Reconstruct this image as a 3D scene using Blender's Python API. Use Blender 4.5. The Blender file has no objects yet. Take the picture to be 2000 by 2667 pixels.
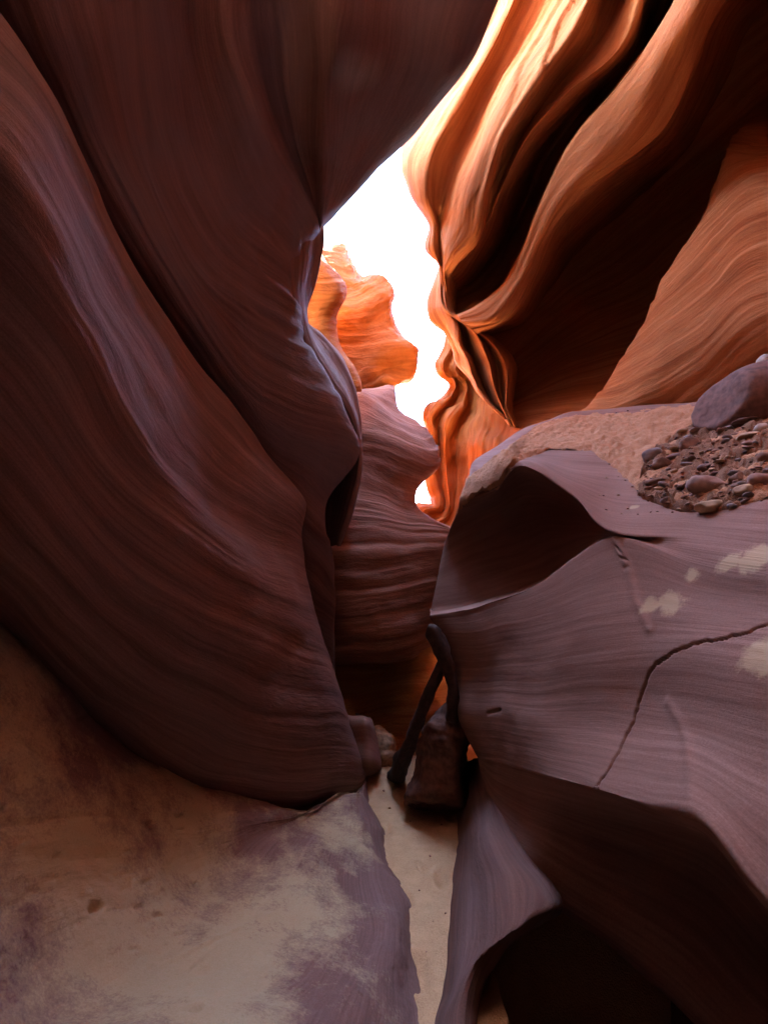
import bpy, bmesh, math, random
import numpy as np
from mathutils import Vector

# ------------------------------------------------------------------ camera, sky, sun, exposure
S = bpy.context.scene
COL = S.collection
CAM_H, PITCH, TAN = 1.5, math.radians(15.0), 0.9
cam_d = bpy.data.cameras.new('camera')
cam_d.sensor_fit = 'HORIZONTAL'; cam_d.sensor_width = 36.0; cam_d.lens = 18.0 / TAN
cam_d.clip_start = 0.02; cam_d.clip_end = 500
cam = bpy.data.objects.new('camera', cam_d); COL.objects.link(cam)
cam.location = (0, 0, CAM_H); cam.rotation_euler = (math.pi / 2 + PITCH, 0, 0)
S.camera = cam

SUN_EL, SUN_AZ = math.radians(68), math.radians(66)      # azimuth: right of straight ahead
W = bpy.data.worlds.new('World'); S.world = W; W.use_nodes = True
nt = W.node_tree
sky = nt.nodes.new('ShaderNodeTexSky'); sky.sky_type = 'NISHITA'; sky.sun_disc = False
sky.sun_elevation = SUN_EL; sky.sun_rotation = SUN_AZ
sky.air_density = 1.0; sky.dust_density = .7; sky.ozone_density = 1.0; sky.altitude = 1300
bg = nt.nodes['Background']; bg.inputs['Strength'].default_value = 0.15
nt.links.new(sky.outputs[0], bg.inputs['Color'])
sun_d = bpy.data.lights.new('sun', 'SUN'); sun_d.energy = 5.0; sun_d.angle = math.radians(0.53); sun_d.color = (1.0, 0.93, 0.82)
sun = bpy.data.objects.new('sun', sun_d); COL.objects.link(sun)
L = Vector((math.sin(SUN_AZ) * math.cos(SUN_EL), math.cos(SUN_AZ) * math.cos(SUN_EL), math.sin(SUN_EL)))
sun.rotation_euler = L.to_track_quat('Z', 'Y').to_euler(); sun.location = (5, 8, 30)
S.view_settings.view_transform = 'Standard'; S.view_settings.look = 'None'
S.view_settings.exposure = 6.3; S.view_settings.gamma = 1.0
S.render.engine = 'CYCLES'
c = S.cycles
c.max_bounces = 8; c.diffuse_bounces = 4; c.glossy_bounces = 3
c.use_denoising = True; c.sample_clamp_indirect = 6.0
try: c.denoiser = 'OPENIMAGEDENOISE'
except Exception: pass

# ------------------------------------------------------------------ point helpers
CP, SP = math.cos(PITCH), math.sin(PITCH)
K = TAN / 1000.0
def at(p):
    """(x,y,z,0) is a place in metres; (px,py,d) is a sighting at depth d from the viewpoint; d None: on the floor."""
    if len(p) == 4: return np.array(p[:3], float)
    px, py, d = p
    vx, vy = K * (px - 1000.0), K * (1333.5 - py)
    if d is None: d = '-.03'
    if isinstance(d, str): d = (float(d) - CAM_H) / (SP + vy * CP)      # given as a height above the floor
    return np.array((vx * d, d * CP - vy * d * SP, CAM_H + d * SP + vy * d * CP))

# ------------------------------------------------------------------ noise
def _hash(ix, iy, iz, seed):
    n = (ix * 374761393 + iy * 668265263 + iz * 2147483647 + seed * 1274126177) & 0xffffffff
    n = ((n ^ (n >> 13)) * 1274126177) & 0xffffffff
    n = ((n ^ (n >> 16)) * 2246822519) & 0xffffffff
    return ((n ^ (n >> 15)) & 0xffffff) / float(0xffffff) * 2 - 1
def vnoise(x, y, z, seed=0):
    x, y, z = np.broadcast_arrays(x, y, z)
    ix, iy, iz = [np.floor(a).astype(np.int64) for a in (x, y, z)]
    fx, fy, fz = x - ix, y - iy, z - iz
    fx, fy, fz = [f * f * f * (f * (f * 6 - 15) + 10) for f in (fx, fy, fz)]
    r = 0
    for dx in (0, 1):
        for dy in (0, 1):
            for dz in (0, 1):
                w = (fx if dx else 1 - fx) * (fy if dy else 1 - fy) * (fz if dz else 1 - fz)
                r = r + w * _hash(ix + dx, iy + dy, iz + dz, seed)
    return r
def fbm(x, y, z, oct=4, seed=0, gain=0.5):
    r, a = 0, 1.0
    for o in range(oct):
        r = r + a * vnoise(x, y, z, seed + o * 17); x, y, z, a = x * 2.03, y * 2.03, z * 2.03, a * gain
    return r

def build(me, co, quads):
    me.vertices.add(len(co)); me.vertices.foreach_set('co', np.asarray(co, np.float32).ravel())
    me.loops.add(quads.size); me.loops.foreach_set('vertex_index', quads.astype(np.int32).ravel())
    me.polygons.add(len(quads)); me.polygons.foreach_set('loop_start', np.arange(0, quads.size, quads.shape[1], dtype=np.int32))
    me.update(calc_edges=True)

# ------------------------------------------------------------------ lofted rock surfaces
def cr(pts, n):
    """centripetal-like Catmull-Rom along axis 0 (pts: k x ... x 3), n samples per unit list of params"""
    k = len(pts)
    ext = np.concatenate([[2 * pts[0] - pts[1]], pts, [2 * pts[-1] - pts[-2]]])
    t = np.asarray(n)
    i = np.clip(np.floor(t).astype(int), 0, k - 2); f = (t - i).reshape((-1,) + (1,) * (pts.ndim - 1))
    p0, p1, p2, p3 = ext[i], ext[i + 1], ext[i + 2], ext[i + 3]
    d01 = np.maximum(np.linalg.norm(p1 - p0, axis=-1, keepdims=True), 1e-4) ** .5
    d12 = np.maximum(np.linalg.norm(p2 - p1, axis=-1, keepdims=True), 1e-4) ** .5
    d23 = np.maximum(np.linalg.norm(p3 - p2, axis=-1, keepdims=True), 1e-4) ** .5
    m1 = (p2 - p1) + d12 * ((p1 - p0) / d01 - (p2 - p0) / (d01 + d12))
    m2 = (p2 - p1) + d12 * ((p3 - p2) / d23 - (p3 - p1) / (d12 + d23))
    f2, f3 = f * f, f * f * f
    return (2 * f3 - 3 * f2 + 1) * p1 + (f3 - 2 * f2 + f) * m1 + (-2 * f3 + 3 * f2) * p2 + (f3 - f2) * m2

def params(seglen, total):
    """sample parameters over segments with counts proportional to the length"""
    seglen = np.maximum(np.asarray(seglen, float), 1e-3)
    w = seglen ** 0.8; cnt = np.maximum(3, np.round(w / w.sum() * total)).astype(int)
    t = np.concatenate([i + np.arange(n) / n for i, n in enumerate(cnt)] + [[len(seglen)]])
    return t

def loft(name, rows, mat, parent=None, nu=150, nv=150, creases=(), strata=0.012, sfreq=9.0, lump=0.03, lfreq=1.6, grain=0.0, seed=1, warpk=.07, ucap=.8, carve=(), vw=None, uw=None, stains=(), terr=None):
    R = np.array([[at(p) for p in r] for r in rows])           # rows x stations x 3
    nr, ns = R.shape[:2]
    # weights favour what stands within 12 m
    ulen = np.linalg.norm(np.diff(R, axis=1), axis=2).mean(0)
    tu = params(np.minimum(ulen, ucap) * (1 if uw is None else np.array(uw)), nu)
    A = np.stack([cr(R[i], tu) for i in range(nr)])            # rows x U x 3
    vlen = np.linalg.norm(np.diff(A, axis=0), axis=2).mean(1)
    tv = params(np.minimum(vlen, ucap) * (1 if vw is None else np.array(vw)), nv)
    br = [0] + sorted(creases) + [nr - 1]
    G = np.zeros((len(tv), len(tu), 3))
    for a, b in zip(br[:-1], br[1:]):
        if b <= a: continue
        m = (tv >= a) & (tv <= b)
        G[m] = cr(A[a:b + 1], tv[m] - a) if b - a >= 1 else A[a]
    # flow coordinates in metres
    ucum = np.concatenate([[0], np.cumsum(ulen)]); vcum = np.concatenate([[0], np.cumsum(vlen)])
    U = np.interp(tu, np.arange(ns), ucum); V = np.interp(tv, np.arange(nr), vcum)
    UU, VV = np.meshgrid(U, V)
    du = np.gradient(G, axis=1); dv = np.gradient(G, axis=0)
    N = np.cross(du, dv); ln = np.linalg.norm(N, axis=2, keepdims=True); N = N / np.maximum(ln, 1e-9)
    X, Y, Z = G[..., 0], G[..., 1], G[..., 2]
    warp = warpk * fbm(X * .9, Y * .9, Z * .9, 3, seed + 5)
    d = lump * fbm(X * lfreq, Y * lfreq, Z * lfreq, 3, seed)
    amp = np.clip(0.5 + 0.9 * vnoise(UU * .35, VV * .8, 0 * UU, seed + 40), 0.1, 1.3)
    w = VV + warp
    s = vnoise(UU * .15, w * sfreq, 0 * UU, seed + 9) + .5 * vnoise(UU * .3, w * sfreq * 2.3, 0 * UU, seed + 11) + .3 * vnoise(UU * .45, w * sfreq * 5.1, 0 * UU, seed + 13)
    d = d + strata * s * amp
    if terr:
        tw = w * terr[0] + .9 * vnoise(UU * .5, w * .7, 0 * UU, seed + 71) + .12 * vnoise(UU * 3, w * 3, 0 * UU, seed + 72)
        f = tw - np.floor(tw); saw = np.where(f < .86, f / .86, (1 - f) / .14) - .5
        lvl = np.clip(.35 + .8 * _hash(np.floor(tw).astype(np.int64), 3, 5, seed), .05, 1)
        d = d + terr[1] * saw * lvl * np.clip(.6 + .8 * vnoise(UU * .6, w * .4, 0 * UU, seed + 73), .1, 1.2)
    if grain: d = d + grain * (fbm(X * 11, Y * 11, Z * 11, 4, seed + 60, .6))
    flip = np.sign(((np.array([0, 1.0, 1.5]) - G) * N).sum(-1))       # towards the inside of the slot
    for poly, width, depth in carve:
        P_ = np.array([at(p) if isinstance(p, tuple) else p for p in poly]); best = np.full(G.shape[:2], 9.0)
        for a, b in zip(P_[:-1], P_[1:]):
            ab = b - a; t = np.clip(((G - a) @ ab) / max(ab @ ab, 1e-9), 0, 1)
            vec = G - a - t[..., None] * ab; nc = (vec * N).sum(-1); vec = vec - N * np.where(np.abs(nc) < .06, nc, 0)[..., None]
            best = np.minimum(best, np.linalg.norm(vec, axis=-1))
        d = d - flip * depth * np.exp(-(best / width) ** 2)
    G = G + N * d[..., None]
    nvv, nuu = len(tv), len(tu)
    me = bpy.data.meshes.new(name)
    idx = np.arange(nvv * nuu).reshape(nvv, nuu)
    q = np.stack([idx[:-1, :-1], idx[:-1, 1:], idx[1:, 1:], idx[1:, :-1]], -1).reshape(-1, 4)
    build(me, G.reshape(-1, 3), q)
    uv = me.uv_layers.new(name='flow')
    uvs = np.stack([UU, w], -1).reshape(-1, 2)[q.reshape(-1)]
    uv.data.foreach_set('uv', uvs.astype(np.float32).ravel())
    me.polygons.foreach_set('use_smooth', np.ones(len(q), bool))
    if stains:
        stv = np.full(G.shape[:2], -1.0)
        for p_, r_ in stains: stv = np.maximum(stv, .75 - 1.0 * np.linalg.norm((G - p_), axis=-1) / r_)
        me.attributes.new('stain', 'FLOAT', 'POINT').data.foreach_set('value', stv.ravel().astype(np.float32))
    else: me.attributes.new('stain', 'FLOAT', 'POINT').data.foreach_set('value', np.full(G.shape[0] * G.shape[1], -1, np.float32))
    me.materials.append(mat); me.update()
    o = bpy.data.objects.new(name, me); COL.objects.link(o)
    if parent: o.parent = parent; o.location = -parent.location
    return o

from mathutils.bvhtree import BVHTree
def surf(name, rows, **k):
    """a rough copy of a rock surface, only for finding where things lie on it"""
    o = loft(name, rows, M_face, None, 140, 140, strata=0, lump=k.get('lump', .02), seed=k.get('seed', 1), creases=k.get('creases', ()))
    t = bvh(o); me = o.data; bpy.data.objects.remove(o); bpy.data.meshes.remove(me)
    return t
def bvh(o):
    off = o.location + (o.parent.location if o.parent else Vector())
    return BVHTree.FromPolygons([v.co + off for v in o.data.vertices], [tuple(p.vertices) for p in o.data.polygons])
EYE = Vector((0, 0, CAM_H))
def hit(tree, px, py):
    d = (Vector(at((px, py, 1.0))) - EYE).normalized()
    p, n, i, dist = tree.ray_cast(EYE, d)
    if p is None: return None
    if n.dot(d) > 0: n = -n
    return np.array(p), np.array(n)

def thing(name, label, cat, loc=(0, 0, 0), group=None):
    o = bpy.data.objects.new(name, None); COL.objects.link(o); o.location = loc; o.empty_display_size = .2
    return tag(o, label, cat, group)
def tag(o, label, cat, group=None):
    o['label'] = label; o['category'] = cat
    if group: o['group'] = group
    return o

# ------------------------------------------------------------------ materials
def sandstone(name, base, light, dark, fine=55.0, bump=0.35, dust=0.0, dustcol=(.42, .27, .15), dust_scale=1.3, varnish_shade=0.0, grit=0.25, pits=False, clean=0.0, chips=1.1):
    m = bpy.data.materials.new(name); m.use_nodes = True
    n, l = m.node_tree.nodes, m.node_tree.links
    b = n['Principled BSDF']; b.inputs['Roughness'].default_value = .92; b.inputs['Specular IOR Level'].default_value = .12
    def nd(t, **k):
        x = n.new('ShaderNode' + t)
        for a, v in k.items(): setattr(x, a, v)
        return x
    uv = nd('UVMap', uv_map='flow'); geo = nd('NewGeometry'); tc = nd('TexCoord')
    def noise(vec, scale, detail=4, rough=.55):
        x = nd('TexNoise'); x.inputs['Scale'].default_value = scale; x.inputs['Detail'].default_value = detail; x.inputs['Roughness'].default_value = rough
        l.new(vec, x.inputs['Vector']); return x
    def mapping(vec, s):
        x = nd('Mapping'); x.inputs['Scale'].default_value = s; l.new(vec, x.inputs['Vector']); return x.outputs[0]
    band = noise(mapping(uv.outputs[0], (.18, 6.0, 1)), 1.0, 5, .6)
    lines = noise(mapping(uv.outputs[0], (1.1, fine, 1)), 1.0, 6, .65)
    blot = noise(tc.outputs['Object'], 1.4, 5, .6)
    grain = noise(tc.outputs['Object'], 160, 3, .7)
    ramp = nd('ValToRGB'); e = ramp.color_ramp
    e.elements[0].position = .34; e.elements[0].color = (*dark, 1); e.elements[1].position = .66; e.elements[1].color = (*light, 1)
    mid = e.elements.new(.5); mid.color = (*base, 1)
    l.new(band.outputs['Fac'], ramp.inputs['Fac'])
    def mix(kind, fac, a, bb):
        x = nd('Mix', data_type='RGBA', blend_type=kind)
        for s, v in ((x.inputs[0], fac), (x.inputs[6], a), (x.inputs[7], bb)):
            if hasattr(v, 'is_output'): l.new(v, s)
            else: s.default_value = v
        return x.outputs[2]
    def mrange(v, a, b_, c_, d):
        x = nd('MapRange'); l.new(v, x.inputs[0])
        for i, q in enumerate((a, b_, c_, d)): x.inputs[i + 1].default_value = q
        return x.outputs[0]
    col = mix('MULTIPLY', mrange(lines.outputs['Fac'], .36, .6, .6, 0.0), ramp.outputs[0], (.62, .52, .5, 1))
    col = mix('MULTIPLY', mrange(blot.outputs['Fac'], .4, .7, 0.0, .3), col, (.72, .66, .66, 1))
    col = mix('MULTIPLY', mrange(grain.outputs['Fac'], .35, .65, .55, 0.0), col, (.6, .55, .52, 1))
    if varnish_shade:                                               # weathering film in large patches, also painted shade on overhang and base rock
        vn = noise(mapping(uv.outputs[0], (.5, 1.6, 1)), 1.0, 5, .6)
        col = mix('MIX', mrange(vn.outputs['Fac'], .38, .62, 0.0, varnish_shade), col, (.16, .12, .125, 1))
    if dust:                                                  # caked tan silt in ragged patches
        dn = noise(tc.outputs['Object'], dust_scale, 12, .7)
        src = dn.outputs['Fac']
        if clean:                                             # washed clean along the lower rim
            sx = nd('SeparateXYZ'); l.new(uv.outputs[0], sx.inputs[0])
            ad = nd('Math', operation='ADD'); l.new(src, ad.inputs[0]); l.new(mrange(sx.outputs[1], .1, clean, -.22, .02), ad.inputs[1]); src = ad.outputs[0]
        gm = nd('Math', operation='MULTIPLY_ADD'); l.new(noise(tc.outputs['Object'], 75, 4, .7).outputs['Fac'], gm.inputs[0]); gm.inputs[1].default_value = .22; l.new(src, gm.inputs[2])
        g3 = nd('Math', operation='SUBTRACT'); l.new(gm.outputs[0], g3.inputs[0]); g3.inputs[1].default_value = .11; src = g3.outputs[0]
        fac = mrange(src, .58 - .16 * dust, .66 - .1 * dust, 0.0, .9)
        col = mix('MIX', fac, col, mix('MULTIPLY', mrange(grain.outputs['Fac'], .3, .7, .4, 0.0), (*dustcol, 1), (.55, .5, .45, 1)))
    st = nd('Attribute', attribute_name='stain'); sn = noise(tc.outputs['Object'], 8, 12, .72)
    sa = nd('Math', operation='MULTIPLY_ADD'); l.new(sn.outputs['Fac'], sa.inputs[0]); sa.inputs[1].default_value = 1.6; l.new(st.outputs['Fac'], sa.inputs[2])
    col = mix('MIX', mrange(sa.outputs[0], 1.05, 1.25, 0.0, .85), col, (.43, .27, .15, 1))
    l.new(col, b.inputs['Base Color'])
    pit = nd('TexVoronoi'); pit.inputs['Scale'].default_value = 7; l.new(tc.outputs['Object'], pit.inputs['Vector'])
    pm = mrange(pit.outputs['Distance'], .03, .12, -2.5 if pits else 0.0, 0.0)
    chip = noise(mapping(uv.outputs[0], (9, 26, 1)), 1.0, 6, .7)
    cm = mrange(chip.outputs['Fac'], .3, .75, 0.0, chips)
    h = nd('Math', operation='MULTIPLY_ADD'); l.new(lines.outputs['Fac'], h.inputs[0]); h.inputs[1].default_value = 1.0
    g2 = nd('Math', operation='MULTIPLY'); l.new(grain.outputs['Fac'], g2.inputs[0]); g2.inputs[1].default_value = grit
    l.new(g2.outputs[0], h.inputs[2])
    bp = nd('Bump'); bp.inputs['Strength'].default_value = bump; bp.inputs['Distance'].default_value = .012
    h2 = nd('Math', operation='ADD'); l.new(h.outputs[0], h2.inputs[0]); l.new(cm, h2.inputs[1])
    h3 = nd('Math', operation='ADD'); l.new(h2.outputs[0], h3.inputs[0]); l.new(pm, h3.inputs[1])
    l.new(h3.outputs[0], bp.inputs['Height']); l.new(bp.outputs[0], b.inputs['Normal'])
    return m

M_red = sandstone('red_sandstone', (.46, .19, .07), (.53, .24, .10), (.34, .125, .044), fine=24, bump=.6)
M_far = sandstone('glowing_sandstone', (.36, .12, .03), (.41, .15, .042), (.29, .088, .022), fine=11, bump=.8)
M_band = sandstone('banded_sandstone', (.35, .145, .088), (.42, .20, .135), (.24, .092, .058), fine=26, bump=.5)
M_mauve = sandstone('weathered_sandstone', (.245, .124, .096), (.315, .166, .132), (.165, .08, .062), varnish_shade=.2)
M_streak_shade = sandstone('streaked_shade_sandstone', (.20, .098, .078), (.26, .135, .108), (.13, .062, .05), varnish_shade=.6)  # dark streaks, with the overhang's shade put into a darker base colour
M_bank = sandstone('dusty_sandstone', (.225, .122, .096), (.255, .142, .112), (.19, .10, .08), dust=1.0, dustcol=(.44, .325, .19), dust_scale=1.5, varnish_shade=.2, clean=.9)
M_face = sandstone('ledge_sandstone', (.28, .14, .098), (.315, .162, .117), (.24, .116, .08), fine=40, bump=.22, chips=.3)

def sand_material(name, col, dark, scale=1.0):
    m = bpy.data.materials.new(name); m.use_nodes = True
    n, l = m.node_tree.nodes, m.node_tree.links
    b = n['Principled BSDF']; b.inputs['Roughness'].default_value = .95; b.inputs['Specular IOR Level'].default_value = .1
    tc = n.new('ShaderNodeTexCoord')
    a = n.new('ShaderNodeTexNoise'); a.inputs['Scale'].default_value = 9 * scale; a.inputs['Detail'].default_value = 8; a.inputs['Roughness'].default_value = .7
    g = n.new('ShaderNodeTexNoise'); g.inputs['Scale'].default_value = 120 * scale; g.inputs['Detail'].default_value = 3
    for x in (a, g): l.new(tc.outputs['Object'], x.inputs['Vector'])
    ad = n.new('ShaderNodeMath'); ad.operation = 'ADD'; l.new(a.outputs['Fac'], ad.inputs[0]); l.new(g.outputs['Fac'], ad.inputs[1])
    r = n.new('ShaderNodeValToRGB'); r.color_ramp.elements[0].position = .38; r.color_ramp.elements[1].position = .6
    r.color_ramp.elements[0].color = (*dark, 1); r.color_ramp.elements[1].color = (*col, 1)
    hf = n.new('ShaderNodeMath'); hf.operation = 'MULTIPLY'; hf.inputs[1].default_value = .5
    l.new(ad.outputs[0], hf.inputs[0]); l.new(hf.outputs[0], r.inputs['Fac']); l.new(r.outputs[0], b.inputs['Base Color'])
    bp = n.new('ShaderNodeBump'); bp.inputs['Strength'].default_value = .5; bp.inputs['Distance'].default_value = .01
    l.new(ad.outputs[0], bp.inputs['Height']); l.new(bp.outputs[0], b.inputs['Normal'])
    return m
M_sand = sand_material('floor_sand', (.50, .30, .155), (.38, .22, .11))

# ------------------------------------------------------------------ the setting: floor and the country around the slot
def floor():
    n = 420
    xs = np.linspace(-1, 1, n); g = np.sign(xs) * (np.abs(xs) * 4 + np.abs(xs) ** 5 * 26)
    X, Yy = np.meshgrid(g, g + 3)
    Z = .02 * fbm(X * 1.6, Yy * 1.6, 0 * X, 4, 3)
    Z = Z + .005 * fbm(X * 7, Yy * 7, 0 * X, 4, 9)
    r_ = random.Random(3)
    for k in range(60):
        fx, fy, fa, fl = r_.uniform(-.3, 1.0), r_.uniform(1.6, 5.6), r_.uniform(-.5, .5), r_.uniform(.05, .12)
        dx, dy = X - fx, Yy - fy; a_, b_ = dx * math.cos(fa) + dy * math.sin(fa), -dx * math.sin(fa) + dy * math.cos(fa)
        q = (a_ / (fl * .45)) ** 2 + (b_ / fl) ** 2; Z = Z - .022 * np.exp(-q ** 2) + .009 * np.exp(-(np.sqrt(q) - 1.35) ** 2 * 8)
    dip = np.clip((X - .5) / .12, 0, 1) * np.clip((3.1 - Yy) / .4, 0, 1) * np.clip((Yy - .3) / .4, 0, 1); Z = Z - 1.2 * dip
    me = bpy.data.meshes.new('floor'); idx = np.arange(n * n).reshape(n, n)
    q = np.stack([idx[:-1, :-1], idx[:-1, 1:], idx[1:, 1:], idx[1:, :-1]], -1).reshape(-1, 4)
    me.from_pydata(np.stack([X, Yy, Z], -1).reshape(-1, 3).tolist(), [], q.tolist())
    me.polygons.foreach_set('use_smooth', np.ones(len(q), bool)); me.materials.append(M_sand)
    o = bpy.data.objects.new('sand_floor', me); COL.objects.link(o); o['kind'] = 'structure'
floor()

# ------------------------------------------------------------------ left side
def Wd(x, y, z): return (x, y, z, 0)
def ext(rows, behind):
    """prefix stations behind the viewpoint"""
    return [list(b) + list(r) for b, r in zip(behind, rows)]

left = thing('canyon_wall', 'huge dark left canyon wall bulging over the dusty bank and arching overhead', 'rock wall', (-2, 2, 0))
lower = [
 [Wd(-2.0,-4,.9), Wd(-1.95,-.3,1.2), (-300,1560,1.85), (0,1720,2.05), (276,1980,2.6), (460,2085,2.85), (673,2150,3.15), (880,2110,3.6), (890,2095,4.5)],
 [Wd(-1.8,-4,1.2), Wd(-1.7,-.3,1.4), (-300,1400,1.6), (0,1600,1.78), (276,1890,2.2), (460,2000,2.5), (673,2075,2.85), (945,2045,3.8), (930,2010,4.8)],
 [Wd(-1.5,-4,1.7), Wd(-1.45,-.3,1.8), (-300,1100,1.35), (20,1400,1.5), (270,1650,1.85), (480,1800,2.2), (690,1900,2.7), (918,1905,3.75), (880,1890,4.8)],
 [Wd(-1.3,-4,2.2), Wd(-1.25,-.3,2.3), (-300,800,1.25), (30,1100,1.42), (290,1400,1.75), (510,1550,2.1), (690,1640,2.65), (862,1720,3.65), (825,1700,4.8)],
 [Wd(-1.2,-4,2.6), Wd(-1.15,-.3,2.7), (-300,500,1.2), (40,850,1.36), (310,1200,1.72), (520,1380,2.1), (670,1470,2.6), (805,1550,3.5), (770,1530,4.6)],
 [Wd(-1.1,-4,2.9), Wd(-1.1,-.3,3.0), (-300,150,1.15), (60,500,1.28), (240,850,1.55), (420,1170,1.95), (600,1330,2.6), (782,1415,3.45), (750,1430,4.5)],
 [Wd(-1.2,-4,3.2), Wd(-1.2,-.3,3.3), (-300,-50,1.25), (70,330,1.42), (270,720,1.78), (450,1010,2.2), (640,1230,2.8), (785,1355,3.5), (755,1365,4.5)],
 [Wd(-1.4,-4,3.5), Wd(-1.4,-.3,3.6), (-300,-300,1.4), (60,150,1.65), (285,590,2.1), (465,885,2.6), (665,1140,3.2), (793,1305,3.6), (760,1310,4.5)],
 [Wd(-2.0,-4,3.6), Wd(-2.0,-.3,3.7), (-300,-300,2.1), (40,170,2.3), (260,610,2.8), (440,905,3.3), (640,1160,3.9), (760,1315,4.3), (720,1330,5.0)],
]
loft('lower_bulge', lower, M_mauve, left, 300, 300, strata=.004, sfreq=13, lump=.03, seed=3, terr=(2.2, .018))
upper = [
 [(-340,-100,2.4),(40,400,2.8),(260,850,3.2),(470,1200,3.6),(690,1800,4.2),(868,1950,4.7),(800,1950,5.6)],
 [(-300,-200,2.1),(60,260,2.4),(280,690,2.8),(480,1010,3.2),(690,1500,3.9),(868,1640,4.4),(800,1640,5.4)],
 [(-260,-250,2.0),(70,210,2.2),(285,640,2.6),(480,960,3.0),(700,1280,3.6),(868,1490,4.35),(800,1500,5.4)],
 [(-120,-300,1.75),(90,150,1.95),(300,580,2.35),(490,900,2.8),(700,1170,3.4),(845,1300,4.1),(800,1340,5.2)],
 [(0,-300,1.7),(150,100,1.9),(320,500,2.3),(510,840,2.7),(690,1060,3.2),(930,1170,4.2),(850,1240,5.2)],
 [(150,-300,1.8),(260,60,2.0),(350,420,2.35),(520,760,2.7),(680,940,3.1),(890,1050,3.95),(820,1060,5.0)],
 [(300,-300,2.0),(352,60,2.2),(372,362,2.4),(500,680,2.7),(640,800,3.0),(795,880,3.6),(780,880,4.6)],
 [(420,-300,2.4),(470,60,2.62),(520,330,2.82),(610,560,3.02),(690,640,3.22),(755,690,3.47),(770,720,4.4)],
 [(540,-300,2.45),(597,60,2.65),(657,253,2.85),(705,386,3.05),(766,482,3.3),(826,582,3.6),(815,640,4.5)],
 [(700,-300,2.62),(735,60,2.9),(750,253,3.15),(775,386,3.38),(803,482,3.53),(830,586,3.7),(830,600,4.6)],
 [(880,-300,2.4),(874,100,2.65),(850,253,2.95),(846,400,3.25),(843,482,3.45),(835,587,3.7),(832,595,4.6)],
 [(1050,-300,2.55),(1040,100,2.85),(985,253,3.1),(925,400,3.4),(885,500,3.6),(839,587,3.8),(838,592,4.7)],
 [(1330,-300,2.6),(1225,125,2.95),(1125,285,3.25),(1015,408,3.55),(915,512,3.75),(845,585,3.95),(842,588,4.8)],
 [(1290,-330,3.15),(1180,70,3.5),(1080,240,3.9),(975,365,4.3),(885,465,4.7),(833,575,4.9),(822,590,5.6)],
 [Wd(-.3,2.6,6.9),Wd(-.4,3.0,6.8),Wd(-.6,3.6,6.9),Wd(-.9,4.4,7.3),(800,430,7.6),(730,530,8.2),(700,560,8.7)],
 [Wd(-2.4,2.2,6.9),Wd(-2.4,2.8,6.9),Wd(-2.5,3.6,7.2),Wd(-2.9,5,9),Wd(-3.5,7.5,12.5),Wd(-3.5,8.5,12.5),Wd(-3.5,9,12.5)],  # unseen rear crest, raised to shade the spire
]
ub = [[Wd(-2.1,-4,3.5),Wd(-2.1,-.6,3.6)],[Wd(-1.9,-4,3.6),Wd(-1.9,-.6,3.7)],[Wd(-1.8,-4,3.7),Wd(-1.8,-.6,3.8)],[Wd(-1.7,-4,3.9),Wd(-1.7,-.6,4.0)],[Wd(-1.6,-4,4.3),Wd(-1.6,-.6,4.4)],
      [Wd(-1.5,-4,4.7),Wd(-1.5,-.6,4.8)],[Wd(-1.45,-4,5.1),Wd(-1.45,-.6,5.2)],[Wd(-1.4,-4,5.4),Wd(-1.4,-.6,5.5)],[Wd(-1.35,-4,5.7),Wd(-1.35,-.6,5.8)],
      [Wd(-1.3,-4,6),Wd(-1.3,-.6,6.1)],[Wd(-1.2,-4,6.3),Wd(-1.2,-.5,6.4)],[Wd(-1.15,-4,6.6),Wd(-1.15,-.4,6.6)],[Wd(-1.1,-4,6.7),Wd(-1.1,-.2,6.7)],[Wd(-1.4,-4,6.9),Wd(-1.4,.2,6.9)],[Wd(-2.3,-4,7.1),Wd(-2.2,1,7.1)],[Wd(-3.2,-4,7.3),Wd(-3.2,1,7.3)]]
loft('overhang', ext(upper, ub), M_streak_shade, left, 300, 340, creases=(6, 8, 10), strata=.006, sfreq=13, lump=.02, seed=8, terr=(2.6, .035))
fin = [
 [(640,560,3.6),(650,660,3.8),(680,780,4.0),(720,880,4.2),(790,1000,4.4),(850,1080,4.6),(870,1200,4.9),(850,1340,5.0),(840,1430,5.1)],
 [(735,590,3.45),(745,700,3.5),(762,802,3.6),(798,904,3.75),(840,990,3.9),(905,1069,4.1),(935,1179,4.3),(915,1310,4.4),(880,1420,4.5)],
 [(790,585,3.55),(785,680,3.62),(785,790,3.75),(815,890,3.85),(860,970,4.0),(912,1050,4.15),(939,1179,4.35),(920,1310,4.45),(884,1422,4.6)],
 [(825,585,3.75),(815,660,3.85),(800,760,3.95),(810,850,4.15),(860,930,4.3),(905,1010,4.4),(942,1170,4.5),(925,1302,4.6),(888,1410,4.75)],
 [(837,590,3.9),(837,640,3.95),(820,739,4.1),(803,830,4.3),(848,874,4.5),(903,951,4.6),(943,1120,4.7),(928,1285,4.8),(891,1390,4.9)],
 [(820,580,4.8),(820,640,4.9),(790,739,5.1),(780,830,5.2),(800,880,5.6),(860,960,5.6),(900,1120,5.6),(890,1280,5.6),(860,1390,5.6)],
]
loft('fin', fin, M_mauve, left, 200, 140, strata=.009, sfreq=14, lump=.02, seed=12)

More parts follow.
